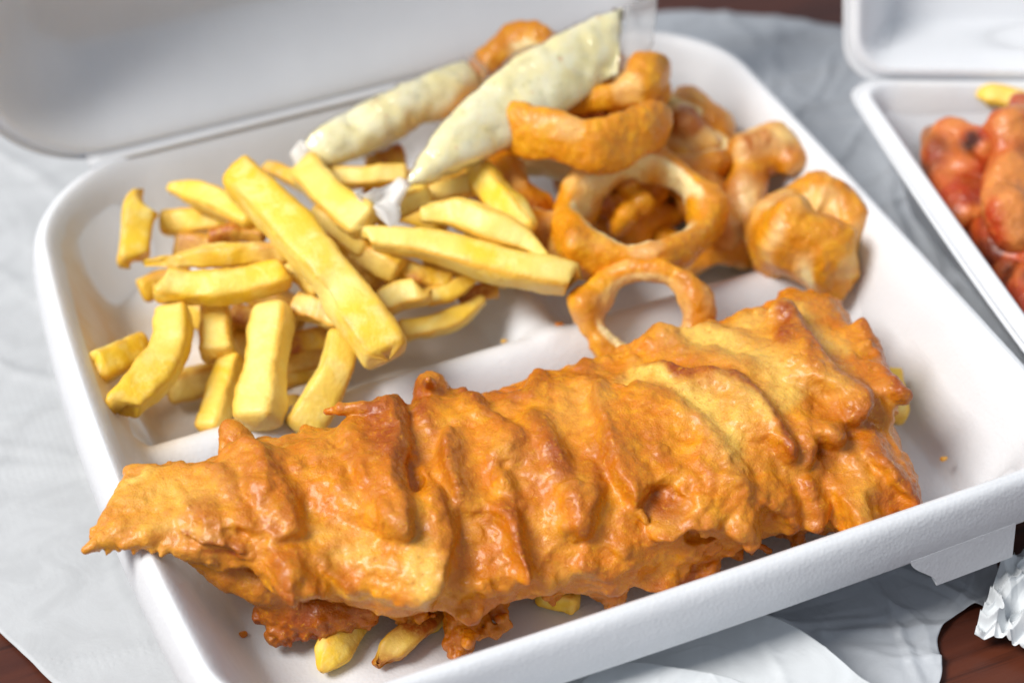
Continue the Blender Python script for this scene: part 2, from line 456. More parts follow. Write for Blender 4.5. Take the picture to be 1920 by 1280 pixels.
# ================================================================== foam boxes
HX, HY, RC = 11.45, 11.45, 3.6
def sd_box(x, y, hx=HX, hy=HY, rc=RC, bow=.28, main=False):
    if main:
        hx2 = np.where(x < 0, 11.38-.50*((y+2)/9.5)**2, 11.6-.06*(y/hy)**2); rc = np.where(y < 0, 2.3, 3.6)
        hy2 = hy-.12*(x/hx)**2
    else:
        hx2 = hx-bow*(y/hy)**2; hy2 = hy-bow*.6*(x/hx)**2
    qx = np.abs(x)-(hx2-rc); qy = np.abs(y)-(hy2-rc)
    return np.hypot(np.maximum(qx, 0), np.maximum(qy, 0))+np.minimum(np.maximum(qx, qy), 0)-rc
def outline(nth, **kw):
    th = np.linspace(0, 2*np.pi, nth, endpoint=False)
    lo = np.zeros(nth); hi = np.full(nth, 20.0)
    for _ in range(45):
        mid = (lo+hi)/2; inside = sd_box(mid*np.cos(th), mid*np.sin(th), **kw) < 0
        lo = np.where(inside, mid, lo); hi = np.where(inside, hi, mid)
    return np.stack([lo*np.cos(th), lo*np.sin(th)], 1)
def smax(a, b, k):
    h = np.maximum(k-np.abs(a-b), 0)/k
    return np.maximum(a, b)+h*h*k*.25
def sstep(a, b, x):
    t = np.clip((x-a)/(b-a), 0, 1); return t*t*(3-2*t)
def foam_shell(depth, dividers, floor_z=.45, nth=560, nr=150, wall=1.35, skirt=1.3, kw={}):
    """tray seen from above: rim crest at z=depth; returns V, faces, top-surface mask"""
    O = outline(nth, **kw)
    t = np.linspace(0, 1, nr)**1.0
    t = 1-(1-t)**1.35                      # rows crowd towards the rim
    P = (t[:, None, None]*O[None]).reshape(-1, 2)
    d = -sd_box(P[:, 0], P[:, 1], **kw)
    zr = depth-.05*(1-sstep(0, .14, d))
    w = sstep(.02, .02+wall*1.55, d)
    z = zr*(1-w)+floor_z*w
    for fn in dividers: z = smax(z, fn(P[:, 0], P[:, 1]), .7)
    top = np.c_[P, z]
    nrm = O/np.linalg.norm(O, axis=1, keepdims=True)
    rows = [top]
    def ring(off, zz): rows.append(np.c_[O+nrm*off, np.full(nth, zz)])
    for off, zz in ((.10, depth-.10), (.19, depth-.22), (.26, depth-.38), (.36, depth-skirt*.6), (.45, depth-skirt+.02), (.43, depth-skirt-.04),
                    (.17, depth-skirt-.04), (.13, depth-skirt+.02), (.04, depth-skirt*.6), (-.10, depth-.6), (-.4, depth-.72), (-.75, depth-1.0)):
        ring(off, zz)
    ring(-.95-wall*.8, .10); ring(-1.25-wall*.8, 0.0); ring(-4, 0.0)
    rows.append(np.c_[O*.02, np.zeros(nth)])
    V = np.vstack(rows); nrow = len(V)//nth
    F = grid_faces(nrow, nth)
    if volume_sign(V, [F]) < 0: F = F[:, ::-1]
    return V, [F], len(top)
def ridge_div(axis, pos, top, half, lo=None, hi=None):
    def fn(x, y):
        a, b = (y, x) if axis == 'x' else (x, y)
        z = top-(np.abs(a-pos)/half)**2.0*1.6
        if lo is not None: z = z-3*np.maximum(lo-b, 0)**2
        if hi is not None: z = z-3*np.maximum(b-hi, 0)**2
        return z
    return fn

box = thing_empty('takeaway_box', (0, 0, .25), 'open white foam takeaway box holding the battered fish and chips', 'food box')
V, F, nt_ = foam_shell(3.75, [ridge_div('x', .25, 1.9, 1.3), ridge_div('y', 1.7, 1.7, 1.2, lo=.3)], kw=dict(main=True))
V[:, 2] += .25
P2 = V[:, :2]
gre_shade = np.zeros(len(V))
gre_shade[:nt_] = .42*np.exp(-(np.hypot((P2[:nt_, 0]+5.0)/5.5, (P2[:nt_, 1]-5.0)/4.5))**4)+np.clip(1.25-np.hypot((P2[:nt_, 0]+10.2)/1.9, (P2[:nt_, 1]-4.5)/5.0), 0, 1)*.95*(V[:nt_, 2] < 3.5)  # grease plus painted shadow beside the chips, on floor and left wall
part('tray', box, V, F, FOAM, attrs={'grease_shade': gre_shade})
# latch tab hanging from the front rim
def skirt_y(x, z):
    O = outline(1200, main=True); nr_ = O/np.linalg.norm(O, axis=1, keepdims=True)
    offs = [(4.0, 0.0), (3.9, .10), (3.78, .19), (3.62, .26), (3.22, .36), (2.72, .45), (1.5, .67)]
    ys = []
    for zz, of in offs:
        P = O+nr_*of; P = P[P[:, 1] < -8]; P = P[np.argsort(P[:, 0])]; ys.append(np.interp(x, P[:, 0], P[:, 1]))
    return np.array([np.interp(-z, [-q[0] for q in offs], [yv[k] for yv in ys]) for k in range(len(x))])
def tab_mesh():
    n = 16; rows = []
    for k in range(n):                       # rows run down the tab, the left edge slants inwards
        f = k/(n-1); z = 2.74-1.04*f
        xl = 6.0+.75*sstep(.04, .94, f); xr = 9.05-.05*f
        xs = np.linspace(xl, xr, 12); ys = skirt_y(xs, z)-.006
        rows.append(np.array([(x, y, z) for x, y in zip(xs, ys)]+[(x, y+.24, z+.04) for x, y in zip(xs[::-1], ys[::-1])]))
    V = np.vstack(rows); m_ = 24
    Fq = grid_faces(n, m_)
    caps = [np.array([list(range(m_))[::-1]]), np.array([[len(V)-m_+q for q in range(m_)]])]
    if volume_sign(V-V.mean(0), [Fq]) < 0: Fq = Fq[:, ::-1]; caps = [c[:, ::-1] for c in caps]
    return V, [Fq]+caps
tv, tf = tab_mesh()
part('latch_tab', box, tv, tf, FOAM, False, {'grease_shade': np.zeros(len(tv))})
def make_lid(parent, V, F, hinge, hdir, tilt, mat=FOAM):
    """V: a tray lying open side up behind the hinge line; rotated up about the hinge by tilt degrees"""
    hinge = np.asarray(hinge, float); e = np.array([hdir[0], hdir[1], 0.0]); e /= np.linalg.norm(e)
    b = np.array([-e[1], e[0], 0.0]); a = math.radians(tilt)
    yb = b*math.cos(a)+np.array([0, 0, math.sin(a)]); zb = -b*math.sin(a)+np.array([0, 0, math.cos(a)])
    W = hinge+V[:, :1]*e+V[:, 1:2]*yb+V[:, 2:]*zb
    return part('lid', parent, W, F, mat, attrs={'grease_shade': np.zeros(len(V))})
V, F, nt_ = foam_shell(3.3, [], nth=400, nr=90, wall=1.5, skirt=.3)
V[:, 2] -= 3.3; V[:, 1] += HY+.02
make_lid(box, V, F, (0, HY-.05, 4.0), (1, 0), 91)
# folded hinge strip
hx = np.linspace(-8.6, 8.6, 40)
prof = [(-.30, -.10), (-.18, .03), (-.05, -.02), (0, -.05), (.05, .02), (.14, .16), (.16, .30), (.34, .22), (.30, -.05), (.1, -.2)]
V = np.array([(x, HY-.05+a, 4.0+c) for x in hx for a, c in prof])
Fq = grid_faces(len(hx), len(prof)); n_ = len(prof)
if volume_sign(V-V.mean(0), [Fq]) < 0: Fq = Fq[:, ::-1]
part('hinge', box, V, [Fq, np.array([list(range(n_))]), np.array([[len(V)-n_+k for k in range(n_)][::-1]])], FOAM, attrs={'grease_shade': np.full(len(V), .06)})

# second box at the right: tapered outline
# the second box
def taper_shell(depth, Lh, Ll, kx0, nth=300, nr=80, floor_z=.5, lid=False):
    """corner-origin box: hinge from (0,0) along +a for Lh, left side runs to -b for Ll"""
    hx_, hy_ = Lh/2, Ll/2
    kw = dict(hx=hx_, hy=hy_, rc=1.1, bow=.1)
    V, F, n = foam_shell(depth, [], floor_z, nth, nr, 1.0, .35, kw)
    V[:, 0] += hx_; V[:, 1] += (hy_ if lid else -hy_)
    return V, F, n
B2H = np.array([14.2, 5.75]); B2e = np.array([4.3, -2.05]); B2e /= np.linalg.norm(B2e)
B2l = np.array([-1.55, -11.7]); B2l /= np.linalg.norm(B2l)          # direction of the left side, towards the viewer
box2 = thing_empty('takeaway_box', (*(B2H+B2e*8+B2l*8), .1), 'second white foam box with red spiced pieces at the right edge', 'food box')
V, F, n2_ = taper_shell(3.8, 17, 19, 0)
W = np.c_[B2H+V[:, :1]*B2e-V[:, 1:2]*B2l, V[:, 2]+.2]
if volume_sign(W-W.mean(0), F) < 0: F = [f[:, ::-1] for f in F]
g2 = np.zeros(len(V)); g2[:n2_] = np.clip(1-np.hypot((V[:n2_, 0]-2.2)/2.0, (V[:n2_, 1]+5)/6.0), 0, 1)*.5
part('tray', box2, W, F, FOAM, attrs={'grease_shade': g2})
V, F, _ = taper_shell(3.0, 17, 17, 0, lid=True); V[:, 2] -= 3.0; V[:, 1] += .1
make_lid(box2, V, F, (*B2H, 4.05), B2e, 62)

# ================================================================== battered fish
def build_fish():
    A = np.array([-12.9, -4.4]); B = np.array([8.69, -7.67]); L = np.linalg.norm(B-A); e = (B-A)/L; n = np.array([-e[1], e[0]])
    SS = np.linspace(0, 1, 10)
    vc = np.array([.86, .80, .30, .20, .32, .56, .66, 1.17, 1.45, 2.0]); aa = np.array([.77, 1.66, 2.78, 3.0, 3.17, 3.41, 3.64, 3.8, 3.95, 3.3])
    bb = np.array([.30, .55, 1.05, 1.55, 1.75, 1.85, 1.9, 1.9, 1.75, 1.45]); zc = np.array([4.4, 4.22, 3.69, 3.09, 2.86, 2.76, 2.78, 2.8, 2.76, 2.6])
    def prm(u):
        s = np.clip(u/L, 0, 1); return [np.interp(s, SS, q) for q in (vc, aa, bb, zc)]
    def toloc(Pw):
        q = Pw[..., :2]-A; return np.stack([q @ e, q @ n, Pw[..., 2]], -1)
    def toworld(Pl): return np.c_[A+Pl[:, :1]*e+Pl[:, 1:2]*n, Pl[:, 2]]
    def base(u, v, z):
        c, a, b, zz = prm(u)
        a = a-.12; b = b-.12
        r = ((np.abs(v-c)/a)**2.3+(np.abs(z-zz)/b)**2.3)**(1/2.3)
        f = (r-1)*np.minimum(a, b)*.9
        end = np.maximum(.30+.50*(v+.37)-u, u-(L-.6))
        k = np.where(u < 6, .25, .8); h = np.maximum(k-np.abs(f-end), 0)/k
        return np.maximum(f, end)+h*h*k*.25
    T = np.linspace(44, 66, 900)
    def hit(px, py):
        d = CR.T @ np.array([(px-960)/FPX, (py-640)/FPX, 1.0])
        Pl = toloc(CC+T[:, None]*d); f = base(Pl[:, 0], Pl[:, 1], Pl[:, 2])
        i = np.argmax(f < 0) if (f < 0).any() else np.argmin(f)
        return Pl[i]
    def ang(u, v, z):
        c, a, b, zz = prm(u); return np.arctan2((z-zz)/b, (v-c)/a)
    def uw(px, py):
        p = hit(px, py); t = ang(*p); t = t if t > -np.pi/2 else t+2*np.pi
        return np.array([p[0], t*2.5])
    du = .04
    gu = np.arange(-1, L+1, du); gw = np.arange(-np.pi/2*2.5, 1.5*np.pi*2.5, du)
    GU, GW = np.meshgrid(gu, gw, indexing='ij')
    G3 = np.c_[GU.ravel(), GW.ravel(), np.zeros(GU.size)]
    jag = (.07*vnoise(G3, .7, 1)+.025*vnoise(G3, .25, 2)).reshape(GU.shape)
    def sdist(pts):
        P = np.array([uw(*p) for p in pts]); P = catmull(P, 5*len(P))
        best = np.full(GU.shape, 1e9); sg = np.zeros(GU.shape); par = np.zeros(GU.shape); m_ = len(P)-1
        for i in range(m_):
            d = P[i+1]-P[i]; l2 = max(d @ d, 1e-9)
            t = np.clip(((GU-P[i, 0])*d[0]+(GW-P[i, 1])*d[1])/l2, 0, 1)
            ex = GU-P[i, 0]-t*d[0]; ey = GW-P[i, 1]-t*d[1]; dd = np.hypot(ex, ey)
            m = dd < best; best[m] = dd[m]; par[m] = ((i+t)/m_)[m]
            cr = d[0]*(GW-P[i, 1])-d[1]*(GU-P[i, 0]); sg[m] = np.sign(cr)[m]
        return best*sg, par
    H = np.zeros(GU.shape); BR = np.zeros(GU.shape); PA = np.zeros(GU.shape)
    def ridge(pts, amp, wl, wr, t0=.12, t1=.18, brown=.35):
        """crest along pts (pixels, drawn downwards): soft over wl cm to the left, over wr cm to the right"""
        nonlocal H, BR
        d, s = sdist(pts); d = d+jag; d = np.sign(d)*np.maximum(np.sqrt(d*d+.07**2)-.07, 1e-6)
        tp = sstep(0, t0, s)*sstep(0, t1, 1-s) if t0 > 0 else sstep(0, t1, 1-s)
        tp = .08+.92*tp
        out = np.where(d > 0, np.exp(-(np.abs(d)/wl)**1.6), np.exp(-(np.abs(d)/wr)**1.6))
        endfade = np.where((s <= 0) | (s >= 1), np.exp(-(np.abs(d)/.25)**2), 1)
        h = 1.0*amp*tp*out*endfade
        H = np.maximum(H, h)+.35*np.minimum(H, h)
        BR = np.maximum(BR, min(1.9*brown, .9)*np.exp(-(np.abs(d)/.17)**2)*tp*endfade)
    def blob(px, py, ru, rw, hh=0, br=0, pa=0):
        nonlocal H, BR, PA
        c = uw(px, py); q = np.maximum(np.hypot((GU-c[0])/ru, (GW-c[1])/rw)+jag*1.2, 0); k = np.exp(-q**2.4)
        H = H+hh*k; BR = np.maximum(BR, br*k); PA = np.maximum(PA, pa*k)
    def band(pts, w, hh=0, br=0, pa=0):
        nonlocal H, BR, PA
        d, s = sdist(pts); k = np.exp(-((d+jag*1.5)/w)**2)*sstep(-.02, .12, s)*sstep(-.02, .12, 1-s)
        H = H+hh*k; BR = np.maximum(BR, br*k); PA = np.maximum(PA, pa*k)
    # --- the folds of the batter, left to right
    ridge([(300, 872), (372, 884), (426, 915), (458, 960), (470, 1000)], .30, 1.4, .18, brown=.25)       # lobe near the tail
    ridge([(454, 832), (468, 852), (488, 885), (515, 925), (545, 970), (585, 1000)], .44, .75, .20, t0=.25, brown=.3)
    ridge([(488, 838), (502, 866), (520, 905)], .22, .25, .25, brown=.3)
    blob(620, 885, 1.4, 1.2, hh=.30)                                                                         # smooth cheek
    band([(560, 965), (600, 968), (650, 965), (695, 955)], .22, hh=-.28)
    ridge([(655, 800), (656, 850), (668, 890), (690, 930), (708, 965), (718, 1000)], .42, .12, .8, brown=.2)
    ridge([(745, 775), (760, 830), (757, 880), (750, 925), (735, 970), (722, 1010)], .70, 1.0, .10, brown=.3)
    blob(725, 850, .70, .9, br=1.0); blob(735, 830, .4, .4, br=.6)
    blob(775, 895, .30, .55, hh=-.40)
    ridge([(795, 905), (822, 945), (842, 995), (825, 1045), (800, 1085), (775, 1130)], .52, 1.3, .14, brown=.25)
    ridge([(806, 715), (790, 765), (800, 800), (835, 835)], .25, .2, .6)
    ridge([(806, 712), (850, 740), (893, 765), (940, 800), (972, 835), (984, 850)], .42, .8, .22, t0=.02)
    ridge([(868, 805), (845, 835), (836, 870), (845, 905), (856, 935), (850, 965)], .48, .10, .45, t0=.3)
    ridge([(925, 930), (945, 965), (965, 1000), (977, 1035), (962, 1080)], .38, .30, .13)
    blob(945, 905, .28, .28, hh=.28); blob(968, 892, .2, .3, hh=-.18)
    ridge([(984, 765), (1010, 815), (1040, 865), (1062, 905), (1075, 955), (1072, 1010)], .36, .5, .30)
    ridge([(1131, 872), (1112, 915), (1095, 960), (1076, 1008)], .32, .9, .14)
    blob(1090, 865, .5, .35, hh=-.20)
    ridge([(1147, 715), (1132, 755), (1128, 800), (1142, 855), (1170, 910), (1206, 972)], .45, .11, 1.5, brown=.25)
    ridge([(1015, 685), (1010, 730), (990, 760)], .3, .35, .35); ridge([(1086, 672), (1110, 700), (1135, 730)], .3, .5, .2)
    ridge([(880, 722), (930, 735), (990, 760)], .18, .35, .35)
    ridge([(1210, 980), (1240, 985), (1280, 966), (1315, 958), (1340, 975)], .42, .10, .9, brown=.25)       # lower lip of the big plate
    ridge([(1340, 955), (1375, 975), (1400, 985), (1420, 960)], .35, .10, .6, brown=.2)
    blob(1240, 936, .50, .40, hh=-.34, br=1.0); blob(1243, 936, .3, .28, br=1.0)
    blob(1298, 1000, .55, .35, hh=-.22, br=.3)
    ridge([(1160, 735), (1200, 745), (1260, 765), (1290, 780), (1330, 830), (1365, 880), (1400, 940), (1410, 975)], .36, .9, .16, brown=.2)
    ridge([(1283, 770), (1343, 826), (1390, 887), (1425, 925), (1455, 960)], .34, .12, .40, brown=.25)
    ridge([(1190, 672), (1260, 700), (1330, 712), (1395, 738), (1440, 780), (1470, 828), (1455, 860)], .42, .9, .12, brown=.65)
    ridge([(1220, 640), (1290, 655), (1370, 672), (1440, 700)], .20, .4, .2, brown=.15)
    ridge([(1300, 600), (1340, 615), (1400, 640), (1455, 668)], .18, .4, .2, brown=.2)
    ridge([(1494, 605), (1480, 640), (1455, 670)], .30, .12, .5, brown=.4)
    ridge([(1494, 605), (1520, 655), (1560, 700), (1606, 735), (1598, 765), (1560, 782)], .50, 1.3, .14, t0=.02, brown=.3)
    ridge([(1560, 785), (1560, 815), (1530, 848), (1490, 850)], .42, 1.1, .14, brown=.3)
    ridge([(1610, 580), (1650, 640), (1668, 700), (1670, 760)], .30, .6, .3)
    blob(1545, 868, .35, .5, hh=-.45, br=.5)
    ridge([(1600, 835), (1640, 835), (1685, 880), (1704, 925), (1690, 965)], .45, .35, .14, brown=.4)
    ridge([(1560, 890), (1575, 930), (1590, 970)], .35, .16, .9, brown=.2)
    ridge([(1500, 880), (1512, 930), (1520, 975)], .25, .3, .2); ridge([(1450, 900), (1470, 950), (1480, 990)], .25, .3, .2)
    ridge([(1665, 700), (1700, 740), (1710, 800)], .25, .3, .3)
    ridge([(1070, 1030), (1120, 1050), (1140, 1090)], .3, .4, .4); blob(1150, 1005, .5, .4, hh=-.2)
    ridge([(510, 1010), (520, 1060), (525, 1110)], .25, .14, .7); ridge([(330, 985), (400, 1005), (470, 1030)], .14, .1, .4)
    ridge([(1180, 1080), (1240, 1070), (1300, 1065), (1345, 1040)], .25, .4, .2)
    ridge([(860, 1110), (900, 1130), (940, 1150)], .25, .4, .3)
    band([(380, 1028), (420, 1032), (455, 1038)], .14, hh=-.15, br=.9)
    # --- colour of the batter
    for pts in ([(1150, 690), (1205, 705), (1260, 728), (1310, 765), (1345, 805), (1400, 830)],):
        band(pts, .42, pa=.95)
    band([(1235, 632), (1300, 625), (1360, 645), (1430, 680), (1480, 735), (1500, 760)], .55, pa=.85)
    band([(1330, 720), (1390, 770), (1430, 800)], .4, pa=.7); band([(1480, 590), (1540, 625), (1600, 645)], .35, pa=.6)
    blob(1400, 610, .8, .5, pa=.6); blob(1560, 720, .7, .5, pa=.35); blob(1600, 890, .6, .5, pa=.2)
    blob(780, 1040, .5, 1.0, pa=.75); blob(660, 1035, .8, .35, pa=.45); blob(600, 1000, .8, .4, pa=.35)
    blob(300, 930, 1.0, .9, pa=.35); blob(255, 905, .5, .4, pa=.8); blob(350, 985, 1.2, .5, pa=.4)
    blob(1080, 770, .7, .7, pa=.35); blob(960, 870, .4, .6, pa=.25); blob(1060, 1060, .6, .4, pa=.25); blob(700, 1110, 1.2, .3, pa=.3)
    blob(480, 880, .7, .7, br=.3); blob(560, 840, .5, .5, br=.45); blob(865, 880, .3, .6, br=.4); blob(780, 740, .4, .4, br=.4)
    blob(560, 1165, 1.2, .6, br=.8); blob(1300, 1085, 1.3, .3, br=.5); blob(1500, 1010, 1.2, .3, br=.4); blob(1690, 850, .4, 1.2, br=.4)
    rr_ = random.Random(5)
    for k in range(46):
        px = rr_.uniform(330, 1640); yt = np.interp(px, [330, 800, 1200, 1640], [860, 760, 650, 600]); yb = np.interp(px, [330, 600, 900, 1340, 1640], [1010, 1120, 1110, 1040, 960])
        py = rr_.uniform(yt, yb-40); ln = rr_.uniform(40, 110); sl = rr_.uniform(.1, .9)
        ridge([(px, py), (px+sl*ln*.5+rr_.uniform(-12, 12), py+ln*.5), (px+sl*ln+rr_.uniform(-15, 15), py+ln)], rr_.uniform(.07, .20), rr_.uniform(.10, .35), rr_.uniform(.08, .22), .3, .35, rr_.uniform(.05, .3))
    kk = np.exp(-.5*(np.arange(-6, 7)/2.0)**2); kk /= kk.sum()
    H = np.apply_along_axis(np.convolve, 0, H, kk, 'same'); H = np.apply_along_axis(np.convolve, 1, H, kk, 'same')
    def samp(M, u, w):
        x = np.clip((u-gu[0])/du, 0, len(gu)-1.001); y = np.clip((w-gw[0])/du, 0, len(gw)-1.001)
        i = x.astype(int); j = y.astype(int); fx = x-i; fy = y-j
        return (M[i, j]*(1-fx)*(1-fy)+M[i+1, j]*fx*(1-fy)+M[i, j+1]*(1-fx)*fy+M[i+1, j+1]*fx*fy)
    h = .052
    vol = Vol((-1.0, -4.4, .3), (L+1.0, 6.6, 6.0), h)
    X = np.broadcast_to(vol.ax[0][:, None, None], vol.n); Y = np.broadcast_to(vol.ax[1][None, :, None], vol.n); Z = np.broadcast_to(vol.ax[2][None, None, :], vol.n)
    Fb = base(X, Y, Z).astype(np.float32)
    near = np.abs(Fb) < 1.15
    xs, ys, zs = X[near].astype(float), Y[near].astype(float), Z[near].astype(float)
    t = ang(xs, ys, zs); t = np.where(t > -np.pi/2, t, t+2*np.pi)
    disp = samp(H, xs, t*2.5)*(.35+.65*sstep(.6, 1.35, t))
    Pn = np.c_[xs, ys, zs]
    thin = sstep(0, 5, xs)*.8+.2
    disp = disp*(.45+.55*sstep(0, 4, xs))+thin*(.08*vnoise(Pn, 1.6, 3)+.028*vnoise(Pn, .6, 4)+.014*vnoise(Pn, .28, 5)+.05*np.clip(vnoise(Pn, .42, 7)-1.1, 0, 1))
    Fb[near] -= disp.astype(np.float32)
    vol.F = Fb
    # --- drips, flaps and spikes standing off the body
    def pt(px, py, z): return toloc(U(px, py, z))
    def onsurf(px, py, out=.2):
        p = hit(px, py); d = toloc(CC)-p; return p+d/np.linalg.norm(d)*out
    vol.chain([pt(862, 1120, 1.7), pt(868, 1165, 1.4), pt(862, 1200, 1.2), pt(858, 1222, 1.1)], [.5, .42, .33, .22], .25)
    vol.chain([pt(905, 1120, 1.7), pt(930, 1145, 1.5), pt(944, 1170, 1.4), pt(925, 1185, 1.35), pt(890, 1190, 1.3)], [.4, .22, .13, .10, .14], .12)
    vol.chain([pt(1130, 1085, 1.6), pt(1150, 1118, 1.4)], [.5, .35], .3)
    vol.chain([pt(1250, 1070, 1.6), pt(1290, 1095, 1.4), pt(1330, 1080, 1.4)], [.4, .35, .3], .3)
    vol.chain([pt(1480, 990, 1.6), pt(1492, 1012, 1.4), pt(1497, 1025, 1.3)], [.3, .16, .1], .2)
    vol.chain([pt(1400, 1010, 1.7), pt(1412, 1028, 1.6)], [.25, .15], .2)
    vol.chain([onsurf(806, 760, .1), onsurf(804, 725, .35), pt(803, 712, 4.9)], [.4, .22, .10], .25)
    k0 = hit(444, 822); vol.capsule(k0+np.array([0, .1, -.05]), k0+np.array([-.1, .3, .02]), .36, .32, .35)
    k0 = hit(812, 740); vol.capsule(k0+np.array([0, 0, -.1]), k0+np.array([0, .25, .12]), .42, .36, .35)
    # rolled curl at the head of the big flap
    vol.chain([pt(612, 772, 4.75), pt(640, 766, 4.95), pt(680, 765, 5.0), pt(715, 772, 4.95), pt(745, 790, 4.8)], [.10, .15, .16, .18, .22], .10)
    vol.chain([pt(690, 770, 4.85), pt(722, 765, 4.9), pt(748, 780, 4.7)], [.2, .26, .26], .15)
    # big flap body (overhanging plate)
    for q in ([(668, 800), (690, 850), (708, 900), (720, 950), (724, 985)], [(715, 795), (725, 840), (735, 890), (735, 940), (726, 985)], [(745, 800), (748, 850), (748, 900), (742, 940)]):
        vol.chain([onsurf(*p, .42) for p in q], [.16]*len(q), .28)
    vol.chain([onsurf(772, 868, .25), onsurf(778, 900, .15), onsurf(782, 925, .1)], [.18, .22, .12], .12, True)
    # spike and small hanging drops
    vol.chain([onsurf(1470, 655, .1), onsurf(1485, 625, .35), onsurf(1495, 604, .55)], [.28, .14, .05], .15)
    vol.chain([onsurf(1600, 590, .1), onsurf(1598, 578, .3)], [.12, .05], .1)
    vol.chain([onsurf(1325, 955, .25), onsurf(1336, 975, .32), onsurf(1341, 994, .30)], [.14, .08, .05], .1)
    vol.chain([onsurf(1200, 960, .25), onsurf(1212, 978, .3)], [.12, .07], .1)
    vol.chain([onsurf(1395, 965, .25), onsurf(1398, 985, .3), onsurf(1375, 990, .3)], [.12, .10, .04], .1)
    vol.chain([onsurf(1075, 985, .2), onsurf(1075, 1012, .3)], [.14, .06], .1)
    vol.chain([onsurf(452, 945, .2), onsurf(456, 962, .25), onsurf(444, 985, .22), onsurf(440, 1000, .18)], [.05, .06, .05, .04], .05)
    vol.capsule(onsurf(1300, 1003, .08), onsurf(1330, 1000, .05), .20, .16, .15, True)
    # tail fan and its ragged lower fringe
    for a_, b_ in (((300, 960), (160, 1030)), ((300, 930), (190, 985)), ((320, 985), (235, 1022)), ((320, 900), (240, 885))):
        vol.chain([pt(*a_, 4.3), pt((a_[0]+b_[0])/2, (a_[1]+b_[1])/2, 4.38), pt(*b_, 4.32)], [.26, .22, .10], .25)
    for px, py in ((172, 1012), (185, 1030), (200, 1036), (222, 1030), (250, 1036), (285, 1036), (302, 1040), (330, 1036)):
        vol.capsule(pt(px+6, py-14, 4.2), pt(px, py, 4.12), .14, .06, .08)
    # under flaps: lower left fringe and the dark one
    vol.chain([pt(370, 1040, 3.4), pt(430, 1070, 3.0), pt(490, 1095, 2.7), pt(540, 1110, 2.4)], [.3, .42, .45, .4], .3)
    vol.chain([pt(385, 1065, 3.0), pt(392, 1078, 2.9)], [.2, .12], .15)
    vol.chain([pt(520, 1130, 1.9), pt(560, 1150, 1.6), pt(620, 1150, 1.6), pt(680, 1140, 1.7)], [.5, .55, .55, .45], .3)
    vol.chain([pt(510, 1150, 1.6), pt(484, 1150, 1.6)], [.4, .18], .25); vol.chain([pt(530, 1170, 1.4), pt(515, 1190, 1.3), pt(535, 1194, 1.3)], [.4, .2, .2], .2)
    vol.chain([pt(590, 1170, 1.4), pt(610, 1185, 1.3)], [.4, .22], .2)
    for k in range(46):                                                                    # ragged crumbs on the lower edges
        r_ = random.Random(k); px = r_.uniform(480, 1690); py = np.interp(px, [480, 520, 680, 800, 880, 960, 1060, 1250, 1340, 1500, 1690], [1150, 1190, 1165, 1150, 1200, 1140, 1112, 1095, 1065, 1008, 970])+r_.uniform(-14, 6)
        p = pt(px, py, np.interp(px, [480, 900, 1690], [1.5, 1.5, 1.6])+r_.uniform(-.1, .3)); rr = r_.uniform(.07, .18)
        vol.capsule(p, p+np.array([r_.uniform(-.2, .2), r_.uniform(-.1, .3), r_.uniform(-.1, .3)]), rr, rr, .15)
    V, faces = vol.mesh(); V, faces = keep_big(V, faces)
    N = vnormals(V, faces)
    ragg = 1+2.5*np.exp(-((V[:, 2]-1.2)/.6)**2)
    V = V+N*((.010*vnoise(V, .22, 8)+.008*vnoise(V, .11, 9))*ragg)[:, None]
    t = ang(V[:, 0], V[:, 1], V[:, 2]); t = np.where(t > -np.pi/2, t, t+2*np.pi)
    br = np.clip(1.0*samp(BR, V[:, 0], t*2.5), 0, 1); pa = samp(PA, V[:, 0], t*2.5)
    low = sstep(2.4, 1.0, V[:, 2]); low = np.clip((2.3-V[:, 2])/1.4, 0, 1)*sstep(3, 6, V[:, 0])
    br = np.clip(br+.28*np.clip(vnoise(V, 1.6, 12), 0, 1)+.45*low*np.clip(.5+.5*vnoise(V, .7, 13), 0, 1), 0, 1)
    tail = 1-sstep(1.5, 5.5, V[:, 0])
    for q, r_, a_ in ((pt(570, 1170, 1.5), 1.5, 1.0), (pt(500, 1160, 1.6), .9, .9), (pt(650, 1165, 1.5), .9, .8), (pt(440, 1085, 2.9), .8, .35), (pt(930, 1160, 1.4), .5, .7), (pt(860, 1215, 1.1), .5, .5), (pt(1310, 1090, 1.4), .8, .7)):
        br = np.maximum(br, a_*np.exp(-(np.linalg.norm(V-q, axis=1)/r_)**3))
    br = np.clip(br, 0, 1)
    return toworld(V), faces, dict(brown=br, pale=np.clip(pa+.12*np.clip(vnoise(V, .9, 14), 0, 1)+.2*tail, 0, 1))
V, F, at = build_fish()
thing_mesh('battered_fish', V, F, BATTER, 'long golden battered fish fillet lying across the front of the box', 'fish', attrs=at)

